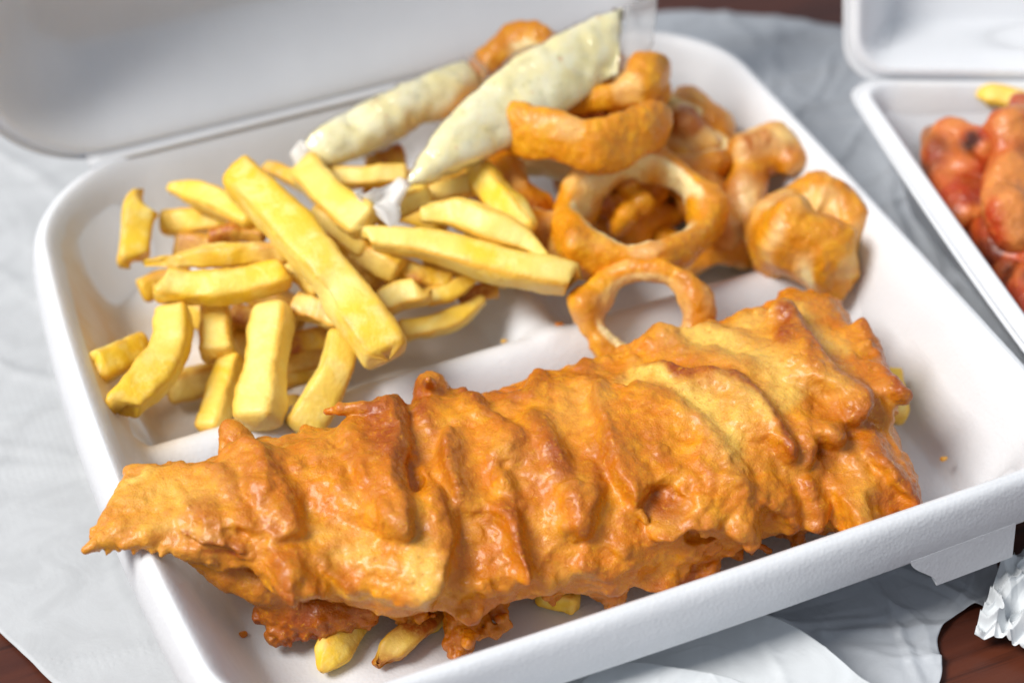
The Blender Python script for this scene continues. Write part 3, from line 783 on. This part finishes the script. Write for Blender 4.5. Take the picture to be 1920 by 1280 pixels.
# ================================================================== chips
def chip(pts, wpx, label, seed, tone=.3, brown=0.0, roll=None, thick=None, taper=(1, 1), cut=(0, 0), rough=1.0, name='potato_chip'):
    """pts: (pixel x, pixel y, height cm) along the middle; wpx: apparent width in pixels"""
    rnd = random.Random(seed)
    C = np.array([U(*p) for p in pts]); nr, ns = 44, 28
    d0 = C[1]-C[0]; d1 = C[-1]-C[-2]
    P = catmull(C, nr)
    Tn = np.gradient(P, axis=0); Tn /= np.linalg.norm(Tn, axis=1, keepdims=True)
    w = wpx/72.0*1.03; th = thick or w*rnd.uniform(.82, .98)
    A_ = np.cross(Tn, TOCAM); A_ /= np.linalg.norm(A_, axis=1, keepdims=True); B_ = np.cross(A_, Tn)
    ro = math.radians(rnd.uniform(-28, 28) if roll is None else roll)
    A2 = A_*math.cos(ro)+B_*math.sin(ro); B2 = -A_*math.sin(ro)+B_*math.cos(ro)
    k = 1/(abs(math.cos(ro))+abs(math.sin(ro)))**.6
    ph = np.linspace(0, 2*np.pi, ns, endpoint=False)+np.pi/ns
    ex = 2/4.6
    sx = np.sign(np.cos(ph))*np.abs(np.cos(ph))**ex; sy = np.sign(np.sin(ph))*np.abs(np.sin(ph))**ex
    s = np.linspace(0, 1, nr)
    Ltot = np.linalg.norm(np.diff(P, axis=0), axis=1).sum()
    e0 = np.clip(s*Ltot/(w*.30), 0, 1); e1 = np.clip((1-s)*Ltot/(w*.30), 0, 1)
    cap = (1-(1-e0)**3.2)**.5*(1-(1-e1)**3.2)**.5
    tp = taper[0]+(1-taper[0])*sstep(0, .4, s) if taper[0] < 1 else np.ones(nr)
    tq = taper[1]+(1-taper[1])*sstep(0, .4, 1-s) if taper[1] < 1 else np.ones(nr)
    sc = np.maximum(cap, .02)*tp*tq
    wob = 1+.035*np.array([vnoise(np.array([[q*Ltot/1.3, seed, 0]]), 1.0, seed % 40)[0] for q in s])
    V = P[:, None]+A2[:, None]*(sx[None, :, None]*(w*k/2*sc*wob)[:, None, None])+B2[:, None]*(sy[None, :, None]*(th*k/2*sc*wob)[:, None, None])
    # slanted ends
    sh0 = (1-e0)*cut[0]*w; sh1 = (1-e1)*cut[1]*w
    V = V+Tn[:, None]*((sh0+sh1)[:, None]*sx[None, :])[..., None]
    V = V.reshape(-1, 3)
    F1 = grid_faces(nr, ns); n = len(V)
    V = np.vstack([V, P[0], P[-1]])
    j = np.arange(ns); jn = (j+1) % ns
    t0 = np.stack([np.full(ns, n), jn, j], 1); t1 = np.stack([np.full(ns, n+1), (nr-1)*ns+j, (nr-1)*ns+jn], 1)
    faces = [F1, t0, t1]
    if volume_sign(V-V.mean(0), faces) < 0: faces = [f[:, ::-1] for f in faces]
    N = vnormals(V, faces)
    V = V+N*(rough*(.035*vnoise(V, 1.0, seed % 30)+.013*vnoise(V, .32, seed % 30+1)+.005*vnoise(V, .14, seed % 30+2)))[:, None]
    corner = np.abs(np.sin(2*ph))**3; ed = np.concatenate([np.maximum(corner[None], (1-np.minimum(e0, e1))[:, None]*.9).ravel(), [1, 1]])
    side = ((ph+np.pi/4) // (np.pi/2)).astype(int) % 4; ft = np.array([rnd.uniform(-.35, .35) for _ in range(4)])
    tn = np.clip(tone+np.concatenate([np.tile(ft[side], nr), [0, 0]])+.25*vnoise(V, 1.2, seed % 30+9), 0, 1)
    bn = np.clip(brown*(1.0+.6*vnoise(V, .6, seed % 30+4)), 0, 1)
    V[:, 2] = np.maximum(V[:, 2], .62)
    return thing_mesh(name, V, faces, CHIP, label, 'chip', 'chips in the fish box', attrs=dict(edge=ed, brown=bn, tone=tn))

CH = [
 # top layer
 ([(440, 322, 5.5), (522, 405, 5.4), (606, 494, 5.0), (672, 587, 4.4), (730, 676, 3.8)], 98, 'longest thick chip lying diagonally on top of the pile', 1, .25, 0, {'cut': (.2, 0)}),
 ([(680, 446, 4.6), (780, 457, 4.5), (880, 480, 4.3), (980, 507, 4.1), (1082, 524, 3.8)], 74, 'long pale chip reaching right from the pile to the squid ring', 2, .9, 0, {'cut': (.3, -.2), 'taper': (.7, 1)}),
 ([(780, 405, 4.9), (847, 399, 4.9), (913, 421, 4.8), (980, 448, 4.6), (1028, 486, 4.4)], 62, 'curved chip lying against the top of the long pale chip', 3, .5, 0, {'taper': (.6, .35)}),
 ([(893, 312, 4.6), (938, 372, 4.7), (1000, 432, 4.5)], 74, 'bright yellow wedge chip under the edge of the front sauce sachet', 4, .1, 0, {'taper': (.85, .5)}),
 ([(570, 312, 4.7), (615, 366, 4.9), (692, 424, 4.9)], 74, 'flat chip with its rounded end towards the rear sauce sachet', 5, .5, 0, {'thick': .75, 'cut': (.25, 0)}),
 ([(312, 350, 4.0), (390, 370, 4.3), (485, 415, 4.4)], 62, 'pointed chip tucked under the back end of the longest chip', 6, .35, 0, {'taper': (.35, 1)}),
 ([(262, 493, 4.1), (400, 480, 4.3), (540, 472, 4.4)], 44, 'thin torn chip with a browned upper edge near the left wall', 7, .5, .25, {'rough': 1.6, 'taper': (.65, 1)}),
 ([(298, 533, 4.3), (360, 541, 4.15), (430, 538, 4.15), (545, 512, 4.3)], 74, 'chunky horizontal chip bowed upwards in the left of the pile', 8, .25, 0, {'cut': (-.15, .1)}),
 ([(325, 577, 3.6), (322, 635, 3.45), (302, 683, 3.3), (272, 720, 3.2), (222, 770, 3.1)], 78, 'curved chip whose lower end leans on the left wall of the tray', 9, .1, 0, {'cut': (0, .25)}),
 ([(176, 692, 3.2), (220, 672, 3.0), (270, 648, 2.6)], 58, 'short stubby chip at the far left, propped on the tray wall', 10, .25, 0, {'cut': (-.2, 0)}),
 ([(266, 378, 4.3), (256, 435, 3.8), (246, 495, 3.3)], 80, 'deep yellow chip standing upright against the left back corner', 11, .0, 0, {'cut': (-.35, .2), 'roll': 15}),
 ([(300, 420, 3.2), (370, 415, 3.3), (450, 405, 3.4)], 56, 'dull yellow chip lying behind the torn thin chip', 12, .1, 0, {}),
 ([(402, 566, 3.1), (404, 620, 2.9), (408, 672, 2.7)], 70, 'short square chip pointing down below the chunky horizontal chip', 13, .5, 0, {'roll': 5}),
 ([(515, 572, 3.7), (505, 650, 3.3), (492, 730, 2.9), (480, 800, 2.5)], 92, 'broad pale chip pointing down towards the fish', 14, .65, 0, {'roll': -22}),
 ([(438, 665, 2.5), (415, 740, 2.1), (394, 815, 1.7)], 62, 'narrow yellow chip half hidden left of the broad pale chip', 15, .4, 0, {}),
 ([(648, 622, 3.5), (630, 690, 3.1), (600, 750, 2.5), (560, 812, 1.9)], 76, 'smooth chip leaning down between the longest chip and the fish', 16, .55, 0, {'roll': 12, 'cut': (.15, 0)}),
 ([(745, 622, 2.6), (810, 610, 2.5), (860, 592, 2.5), (907, 556, 2.6)], 52, 'banana shaped chip on the tray divider right of the longest chip', 17, .4, 0, {'taper': (1, .4)}),
 ([(795, 560, 3.1), (850, 545, 3.1), (900, 512, 3.3)], 40, 'small curved chip above the banana shaped chip', 18, .2, .12, {'taper': (1, .45)}),
 ([(705, 575, 3.3), (750, 556, 3.4), (798, 545, 3.6)], 66, 'blunt chip end facing the viewer right of the longest chip', 19, .75, .1, {'cut': (0, .2)}),
 ([(552, 568, 3.6), (600, 582, 3.6), (680, 610, 3.4)], 60, 'crisp brown ended chip passing under the longest chip', 20, .7, .45, {'rough': 1.8}),
 ([(860, 560, 2.4), (900, 548, 2.4), (934, 540, 2.4)], 38, 'burnt brown chip tip behind the banana shaped chip', 21, .3, 1.0, {'rough': 2}),
 ([(660, 465, 3.9), (710, 488, 3.9), (750, 512, 3.7)], 56, 'tan chip beneath the left end of the long pale chip', 22, .8, .25, {}),
 ([(745, 505, 3.4), (790, 520, 3.4), (850, 532, 3.2)], 46, 'shaded chip beneath the middle of the long pale chip', 23, .6, .3, {}),
 ([(605, 334, 4.1), (680, 334, 4.3), (770, 328, 4.3)], 54, 'chip lying level below the rear sauce sachet', 24, .2, .08, {}),
 ([(498, 313, 4.2), (525, 325, 4.3), (580, 352, 4.4)], 36, 'slim golden chip behind the back end of the longest chip', 25, .1, .3, {}),
 ([(700, 408, 4.4), (750, 385, 4.7), (805, 364, 4.7)], 54, 'rounded chip end under the twisted tail of the front sachet', 26, .55, .2, {}),
 ([(790, 372, 4.3), (840, 358, 4.4), (900, 345, 4.4)], 50, 'pale chip between the front sachet and the curved chip', 27, 1.0, .1, {}),
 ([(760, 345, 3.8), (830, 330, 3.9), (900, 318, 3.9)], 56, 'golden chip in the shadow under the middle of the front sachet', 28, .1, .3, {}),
 ([(525, 488, 3.9), (560, 510, 3.9), (610, 540, 3.7)], 56, 'yellow chip peeping out left of the middle of the longest chip', 29, .3, 0, {}),
 ([(262, 548, 2.6), (300, 530, 2.7), (360, 520, 2.7)], 56, 'dark golden chip deep under the torn chip at the left', 30, .1, .3, {}),
 ([(590, 398, 4.4), (630, 425, 4.4), (690, 470, 4.2)], 46, 'pale chip edge between the longest chip and the flat chip', 31, .8, .05, {}),
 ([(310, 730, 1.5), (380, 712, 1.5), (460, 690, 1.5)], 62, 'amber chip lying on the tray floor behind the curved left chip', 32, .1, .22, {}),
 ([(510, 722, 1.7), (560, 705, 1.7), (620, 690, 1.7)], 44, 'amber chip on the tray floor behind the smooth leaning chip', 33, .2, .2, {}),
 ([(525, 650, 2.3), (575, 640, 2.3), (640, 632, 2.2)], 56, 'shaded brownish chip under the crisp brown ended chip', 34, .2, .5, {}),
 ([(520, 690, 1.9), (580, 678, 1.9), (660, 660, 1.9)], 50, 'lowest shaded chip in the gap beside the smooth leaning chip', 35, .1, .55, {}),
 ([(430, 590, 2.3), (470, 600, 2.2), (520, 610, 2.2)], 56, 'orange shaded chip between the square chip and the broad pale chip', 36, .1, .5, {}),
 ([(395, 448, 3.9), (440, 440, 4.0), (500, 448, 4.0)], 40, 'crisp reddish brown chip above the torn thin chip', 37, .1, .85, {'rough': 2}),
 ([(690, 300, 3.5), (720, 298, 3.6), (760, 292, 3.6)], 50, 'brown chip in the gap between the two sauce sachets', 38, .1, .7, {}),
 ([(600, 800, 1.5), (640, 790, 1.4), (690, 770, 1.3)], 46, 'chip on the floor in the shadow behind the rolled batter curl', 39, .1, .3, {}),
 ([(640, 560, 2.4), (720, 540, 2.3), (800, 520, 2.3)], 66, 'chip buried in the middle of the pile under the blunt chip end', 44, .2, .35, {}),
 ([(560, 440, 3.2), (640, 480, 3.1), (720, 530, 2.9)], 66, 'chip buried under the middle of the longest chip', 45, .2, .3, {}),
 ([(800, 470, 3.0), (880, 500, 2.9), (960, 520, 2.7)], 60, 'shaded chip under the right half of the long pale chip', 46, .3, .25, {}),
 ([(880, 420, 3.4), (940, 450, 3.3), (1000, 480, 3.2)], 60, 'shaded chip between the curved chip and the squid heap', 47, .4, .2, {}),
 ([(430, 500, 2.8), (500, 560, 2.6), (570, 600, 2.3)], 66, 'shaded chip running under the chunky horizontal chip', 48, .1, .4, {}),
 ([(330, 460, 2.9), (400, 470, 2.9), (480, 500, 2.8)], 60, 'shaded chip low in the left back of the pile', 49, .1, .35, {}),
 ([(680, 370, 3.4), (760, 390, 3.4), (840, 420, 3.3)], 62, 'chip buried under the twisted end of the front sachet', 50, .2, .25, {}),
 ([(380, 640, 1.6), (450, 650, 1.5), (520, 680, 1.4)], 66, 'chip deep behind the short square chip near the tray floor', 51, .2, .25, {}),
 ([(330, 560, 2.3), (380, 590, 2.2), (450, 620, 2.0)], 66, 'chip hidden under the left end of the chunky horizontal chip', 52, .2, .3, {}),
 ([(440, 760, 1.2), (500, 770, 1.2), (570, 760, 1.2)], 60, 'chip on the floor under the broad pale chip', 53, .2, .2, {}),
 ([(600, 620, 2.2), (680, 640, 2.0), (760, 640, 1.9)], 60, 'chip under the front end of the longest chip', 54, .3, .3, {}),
 # under the fish
 ([(690, 1130, 1.1), (650, 1180, 1.1), (622, 1220, 1.05), (600, 1262, 1.0)], 64, 'yellow chip tip poking out under the dark batter flap of the fish', 40, .15, .05, {'taper': (1, .35)}),
 ([(830, 1130, 1.2), (790, 1165, 1.2), (745, 1210, 1.1), (700, 1252, 1.0)], 62, 'browned chip poking out under the front of the fish', 41, .1, .75, {'taper': (1, .5), 'rough': 1.8}),
 ([(1010, 1105, 1.1), (1050, 1122, 1.0), (1085, 1132, 1.0)], 46, 'yellow chip end under the middle of the fish by the front rim', 42, .1, 0, {}),
 ([(1668, 690, 2.0), (1676, 730, 1.8), (1680, 790, 1.6)], 50, 'yellow chip edge under the right end of the fish', 43, .2, .1, {}),
]
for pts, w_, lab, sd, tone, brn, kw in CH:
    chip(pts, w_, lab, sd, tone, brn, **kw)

# ================================================================== squid rings and nuggets
def to_axes(nv):
    nv = np.asarray(nv, float); nv = nv[0]*RIGHT+nv[1]*UP+nv[2]*TOCAM; nv /= np.linalg.norm(nv)
    a = np.cross(nv, [0, 0, 1.0]); a = a/np.linalg.norm(a) if np.linalg.norm(a) > .1 else np.array([1.0, 0, 0])
    return a, np.cross(nv, a), nv
def finish(V, faces, seed, amp=1.0):
    N = vnormals(V, faces)
    return V+N*(amp*(.012*vnoise(V, .24, seed)+.008*vnoise(V, .12, seed+1)))[:, None]
def ring(center, axis, R, tr, tz, label, seed, vary=1.0, pale_out=0.0, cat='squid', arc=None, ell=1.0, pale_in=.9, name='squid_ring', spin=0, lump=1.0, warp=.12, group='fried squid rings'):
    """center: (pixel x, y, height); axis in (right, up, towards viewer); tr: radial half thickness, tz: half width"""
    c = U(*center); a, b, nv = to_axes(axis)
    sp = math.radians(spin); a, b = a*math.cos(sp)+b*math.sin(sp), -a*math.sin(sp)+b*math.cos(sp)
    Rm = R*max(ell, 1)+tr+.5
    vol = Vol((-Rm, -Rm, -tz-.7), (Rm, Rm, tz+.7), .06)
    x = vol.ax[0][:, None, None]; y = vol.ax[1][None, :, None]; z = vol.ax[2][None, None, :]
    th = np.arctan2(y, x/ell); rho = np.hypot(x/ell, y)-R*(1+warp*np.sin(2*th+seed)+.5*warp*np.sin(3*th+2*seed))
    zz = z-.25*np.sin(th*2+seed*1.3)*tz
    tv = 1+vary*(.16*np.sin(th*3+seed)+.12*np.sin(5*th+seed*2))
    f = ((np.abs(rho)/(tr*tv))**2.2+(np.abs(zz)/(tz*tv))**2.2)**(1/2.2)
    f = (f-1)*min(tr, tz)*.85
    if arc:
        m0, hw = math.radians(arc[0]), math.radians(arc[1]); dth = np.abs((th-m0+np.pi) % (2*np.pi)-np.pi)
        f = np.maximum(f, (dth-hw)*R*.8)
    f = f-lump*(.09*noise3(vol.n, .06, .9, seed)+.055*noise3(vol.n, .06, .5, seed+50))*.6
    vol.F = f.astype(np.float32)
    L, faces = vol.mesh(); L, faces = keep_big(L, faces, .1)
    rh = np.hypot(L[:, 0]/ell, L[:, 1])-R
    nl = vnormals(L, faces); rad = L[:, :2]/np.maximum(np.linalg.norm(L[:, :2], axis=1, keepdims=True), 1e-6)
    inward = -(nl[:, :2]*rad).sum(1)
    L2 = finish(L, faces, seed % 20)
    pa = np.clip(pale_in*1.5*sstep(.25, .6, inward)*(.8+.5*vnoise(L, .8, seed % 20+3))+.30*np.clip(vnoise(L, .9, seed % 20+4)-.4, 0, 1)+pale_out*sstep(.15, .6, -(nl[:, :1]*a+nl[:, 1:2]*b+nl[:, 2:]*nv) @ RIGHT)*sstep(.2, .6, -inward)*(.6+.6*vnoise(L, 1.0, seed % 20+5)), 0, 1)
    br = np.clip(.35*(1-pa)*np.clip(vnoise(L, .8, seed % 20+6), 0, 1)+.3*sstep(.6, 1.1, np.abs(L[:, 2])/tz)*np.clip(.4+vnoise(L, .5, seed % 20+7), 0, 1), 0, 1)
    W = c+L2[:, :1]*a+L2[:, 1:2]*b+L2[:, 2:]*nv
    W[:, 2] = np.maximum(W[:, 2], .6)
    return thing_mesh(name, W, faces, CALAMARI, label, cat, group, attrs=dict(pale=pa, brown=br))
def lumps(name, blobs, label, cat, seed, mat=CALAMARI, group=None, lump=1.0, pale=.3, brown=.3, k=.35, h=.06, cuts=(), fine=1.0):
    """blobs: chains of (pixel x, y, height, radius)"""
    allp = np.array([U(*q[:3]) for ch in blobs for q in ch]); rmax = max(q[3] for ch in blobs for q in ch)+.6
    vol = Vol(allp.min(0)-rmax, allp.max(0)+rmax, h)
    for ch in blobs:
        P = [U(*q[:3]) for q in ch]; r_ = [q[3] for q in ch]
        if len(P) == 1: vol.capsule(P[0], P[0]+1e-3, r_[0], r_[0], k)
        else: vol.chain(P, r_, k)
    for ch in cuts:
        P = [U(*q[:3]) for q in ch]
        if len(P) == 1: P = [P[0], P[0]+1e-3]; ch = [ch[0], ch[0]]
        vol.chain(P, [q[3] for q in ch], .2, True)
    vol.F = vol.F-(lump*(.09*noise3(vol.n, h, .9, seed)+.05*noise3(vol.n, h, .5, seed+9))).astype(np.float32)*.6
    V, faces = vol.mesh(); V, faces = keep_big(V, faces, .1)
    V2 = finish(V, faces, seed % 20, fine)
    pa = np.clip(pale*(.5+1.2*vnoise(V, 1.0, seed % 20+3)), 0, 1); br = np.clip(brown*(.4+1.2*vnoise(V, .8, seed % 20+4)), 0, 1)
    V2[:, 2] = np.maximum(V2[:, 2], .6)
    return thing_mesh(name, V2, faces, mat, label, cat, group, attrs=dict(pale=pa, brown=br))

ring((1192, 402, 3.9), (.05, .68, .73), 1.95, .50, .72, 'large squid ring facing the viewer with a pale inner wall', 101, pale_in=1.0, ell=1.1, warp=.05)
ring((1208, 590, 3.0), (-.10, .10, .98), 1.30, .40, .52, 'squid ring arching up in front, standing behind the fish', 102, pale_in=.5, ell=1.12, warp=.03)
ring((1078, 236, 4.9), (.10, .96, .26), 2.45, .38, .72, 'wide squid band lying flat on the large ring below the sachet', 103, vary=.5, pale_in=.9, warp=.03)
ring((1130, 150, 5.4), (-.1, .92, .4), 1.55, .42, .55, 'squid ring on top of the heap behind the front sachet', 104, warp=.05)
ring((975, 172, 4.9), (-.3, .35, .88), 1.55, .50, .6, 'orange squid ring rising behind the front sachet at the left', 105, warp=.04)
ring((1275, 255, 3.8), (.45, .6, .65), 1.40, .38, .60, 'squid ring on its edge at the right back of the heap', 106, warp=.05)
ring((1000, 365, 3.5), (.1, .75, .65), 1.6, .5, .6, 'squid ring lying low between the chips and the large ring', 109, warp=.05)
ring((1190, 330, 2.2), (.1, .9, .4), 1.7, .5, .6, 'squid ring buried under the large ring', 107, warp=.06)
ring((1330, 440, 1.7), (.1, .85, .5), 1.3, .5, .55, 'dark squid ring at the bottom of the heap beside the nuggets', 108, warp=.06)
lumps('squid_heap', [[(950, 335, 3.7, .65), (990, 390, 3.5, .7), (1010, 440, 3.0, .6)], [(1080, 320, 3.0, .9), (1180, 260, 3.4, .9), (1270, 310, 3.0, .8)], [(1000, 250, 3.8, .7), (1100, 190, 4.4, .7)], [(1310, 350, 3.0, .8), (1350, 430, 2.5, .75)], [(1280, 230, 4.0, .6), (1330, 270, 3.6, .6)], [(1150, 140, 5.0, .5), (1210, 165, 4.8, .55)]],
      'heap of fried squid pieces filling the gaps under the rings', 'squid', 117, lump=1.8, brown=.5, pale=.25, k=.3)
lumps('fried_crumb_cluster', [[(1130, 390, 2.4, .5), (1190, 430, 2.2, .55), (1260, 400, 2.2, .5)], [(1150, 330, 2.8, .45), (1230, 320, 2.8, .45)], [(1175, 345, 3.6, .36)], [(1200, 360, 3.1, .28)], [(1150, 370, 3.0, .3), (1165, 420, 2.9, .22)], [(1225, 340, 3.5, .36)], [(1210, 385, 3.4, .32)], [(1180, 405, 3.2, .3)], [(1130, 380, 3.2, .36)], [(1240, 365, 3.0, .22)]],
      'knobbly brown batter crumbs inside the large squid ring', 'batter', 111, lump=1.6, brown=.9, pale=0, k=.15)
lumps('fried_crumb_cluster', [[(1050, 215, 4.9, .3), (1120, 220, 5.0, .3)], [(1085, 232, 4.9, .25)], [(1150, 205, 5.0, .3)]],
      'brown batter crumbs wedged under the front sachet above the flat squid band', 'batter', 112, lump=1.6, brown=.9, pale=0, k=.15)
lumps('battered_nugget', [[(1400, 285, 3.6, .62), (1450, 275, 3.6, .68), (1485, 300, 3.5, .5)], [(1410, 300, 3.4, .6), (1400, 360, 3.0, .55), (1410, 420, 2.6, .4)]],
      'small mushroom shaped battered nugget against the right rim', 'nugget', 113, brown=.45, pale=.3)
ring((1520, 438, 3.2), (.12, .80, .59), .98, .78, 1.15, 'large thick battered coil with a pale side right of the squid rings', 114, vary=.5, pale_in=.2, pale_out=.9, warp=.03, lump=1.3, name='battered_coil', cat='squid')
lumps('battered_nugget', [[(1290, 190, 3.6, .55), (1335, 240, 3.3, .55), (1360, 270, 3.0, .4)]], 'dark golden battered piece at the far right of the heap', 'nugget', 115, brown=.4, pale=.1)

# ================================================================== sauce sachets
def sachet(stations, tails, label, seed):
    """stations: (px, py, z, width px, thickness cm) of the sauce; tails: film stations before and after"""
    def sweep(st, grow, n, ns, flat, wr):
        C = catmull(np.array([U(q[0], q[1], q[2]) for q in st]), n)
        par = np.linspace(0, len(st)-1, n)
        w = np.interp(par, range(len(st)), [q[3] for q in st])/66.0/2+grow
        th = np.interp(par, range(len(st)), [q[4] for q in st])/2+grow
        sk = np.interp(par, range(len(st)), [q[5] if len(q) > 5 else 0 for q in st])
        T = np.gradient(C, axis=0); T /= np.linalg.norm(T, axis=1, keepdims=True)
        A_ = np.cross(T, TOCAM); A_ /= np.linalg.norm(A_, axis=1, keepdims=True); B_ = np.cross(A_, T)
        ph = np.linspace(0, 2*np.pi, ns, endpoint=False)
        V = C[:, None]+A_[:, None]*(np.cos(ph)[None, :]*w[:, None])[..., None]+B_[:, None]*(np.sign(np.sin(ph))*np.abs(np.sin(ph))**.85*th[:, None])[..., None]
        V = V+T[:, None]*(np.cos(ph)[None, :]*(sk)[:, None])[..., None]
        V = V.reshape(-1, 3); nn = len(V); V = np.vstack([V, C[0], C[-1]])
        j = np.arange(ns); jn = (j+1) % ns
        faces = [grid_faces(n, ns), np.stack([np.full(ns, nn), jn, j], 1), np.stack([np.full(ns, nn+1), (n-1)*ns+j, (n-1)*ns+jn], 1)]
        if volume_sign(V-V.mean(0), faces) < 0: faces = [f[:, ::-1] for f in faces]
        N = vnormals(V, faces)
        V = V+N*(wr*(.07*vnoise(V, .9, seed)+.03*vnoise(V, .35, seed+1)))[:, None]
        return V, faces, np.concatenate([np.repeat(np.linspace(0, 1, n), ns), [0, 1]])
    Vs, Fs, _ = sweep(stations, 0, 90, 40, False, .45)
    root = thing_empty('sauce_sachet', (Vs[:, 0].mean(), Vs[:, 1].mean(), Vs[:, 2].min()), label, 'sauce sachet', 'tartare sauce sachets')
    part('sauce', root, Vs, Fs, SAUCE)
    full = tails[0]+stations+tails[1]
    Vf, Ff, pr = sweep(full, .05, 130, 48, True, .9)
    n0, n1 = len(tails[0]), len(tails[1]); m_ = len(full)-1
    ruf = np.clip((n0/m_-pr)/.08, 0, 1)[:, None]; Vf = Vf+ruf*.09*np.stack([vnoise(Vf, .6, seed+k) for k in (3, 4, 5)], 1)
    milky = np.clip((n0/m_-pr)/(.12)+.2, 0, 1)*(n0 > 0)+np.clip((pr-(m_-n1)/m_)/.12, 0, .35)*(n1 > 0)
    part('film', root, Vf, Ff, FILM, attrs={'milky': milky})
sachet([(768, 344, 5.55, 16, .3), (800, 318, 5.7, 50, .7), (850, 276, 5.85, 92, 1.0), (910, 230, 6.1, 116, .75), (980, 182, 6.35, 130, .75), (1050, 138, 6.55, 132, .65, -.2), (1110, 104, 6.7, 126, .5, -.45), (1150, 84, 6.8, 116, .3, -.7), (1160, 79, 6.8, 112, .12, -.75)],
       ([(700, 396, 5.3, 84, .10), (724, 376, 5.35, 84, .16), (750, 356, 5.45, 46, .22)], [(1182, 68, 6.85, 112, .08, -.75), (1228, 46, 6.9, 108, .05, -.7)]),
       'front sauce sachet of pale green flecked tartare lying over the squid', 51)
sachet([(586, 290, 4.75, 52, .5), (620, 272, 4.9, 86, 1.0), (690, 238, 5.0, 92, 1.15), (760, 204, 5.1, 92, 1.15), (830, 170, 5.2, 90, 1.1), (880, 145, 5.2, 70, .8)],
       ([(558, 304, 4.6, 44, .1)], [(905, 125, 5.2, 60, .2)]),
       'rear sauce sachet lying along the hinge behind the chips', 61)

# ================================================================== contents of the second box
lumps('spiced_prawn', [[(1755, 258, 3.4, .45), (1790, 255, 3.7, .55), (1835, 290, 3.8, .6)], [(1760, 290, 3.2, .5), (1785, 345, 3.0, .65), (1820, 385, 2.9, .65), (1860, 380, 2.9, .6)]],
      'curled red spiced prawn with a charred top nearest the left wall', 'prawn', 201, SPICE, 'spiced pieces in the second box', 2.2, .6, .5, cuts=([(1780, 300, 4.0, .25), (1830, 300, 4.0, .22)],), h=.07)
lumps('spiced_prawn', [[(1915, 200, 4.6, .6), (1890, 260, 4.4, .7), (1885, 330, 4.0, .7), (1900, 400, 3.6, .6), (1910, 450, 3.2, .5)]],
      'pale orange spiced prawn standing at the right edge of the picture', 'prawn', 202, SPICE, 'spiced pieces in the second box', 2.2, .8, .3, h=.07)
lumps('spiced_prawn', [[(1850, 425, 2.4, .7), (1890, 460, 2.4, .8), (1950, 480, 2.6, 1.0)]],
      'dark red piece in the shadow under the curled prawn', 'prawn', 203, SPICE, 'spiced pieces in the second box', 2.2, .05, .9, h=.08)
lumps('spiced_prawn', [[(1905, 520, 2.2, .6), (1935, 560, 2.2, .7), (1990, 620, 2.2, .9)]],
      'deep red saucy piece low in the corner of the second box', 'prawn', 204, SPICE, 'spiced pieces in the second box', 2.2, .1, .6, h=.08)
lumps('spiced_prawn', [[(1960, 330, 2.6, 1.2), (2000, 450, 2.4, 1.2)]],
      'red spiced piece cut off by the right edge of the picture', 'prawn', 205, SPICE, 'spiced pieces in the second box', 2.2, .2, .5, h=.09)
o = chip([(1830, 178, 3.6), (1870, 180, 3.7), (1940, 200, 3.6)], 52, 'green yellow potato wedge behind the red prawns in the second box', 211, .0, .1, taper=(.4, 1), name='potato_wedge')
o['category'] = 'wedge'; o['group'] = 'spiced pieces in the second box'

# ================================================================== loose scraps
for k_, (px, py, zz, rr, lab) in enumerate(((1210, 1092, .75, .13, 'batter crumb on the tray floor below the front of the fish'), (455, 1190, .8, .12, 'batter crumb in the front left hollow of the tray'),
        (1050, 610, 2.05, .11, 'batter crumb on the divider left of the standing squid ring'), (945, 640, 2.0, .09, 'smallest batter crumb on the divider near the banana shaped chip'), (1770, 860, 1.6, .10, 'batter crumb right of the fish on the tray wall'))):
    lumps('batter_crumb', [[(px-3, py, zz, rr), (px+4, py-2, zz, rr*.8)]], lab, 'crumb', 310+k_, BATTER, 'loose batter crumbs', .5, .2, .4, k=.1, h=.03)
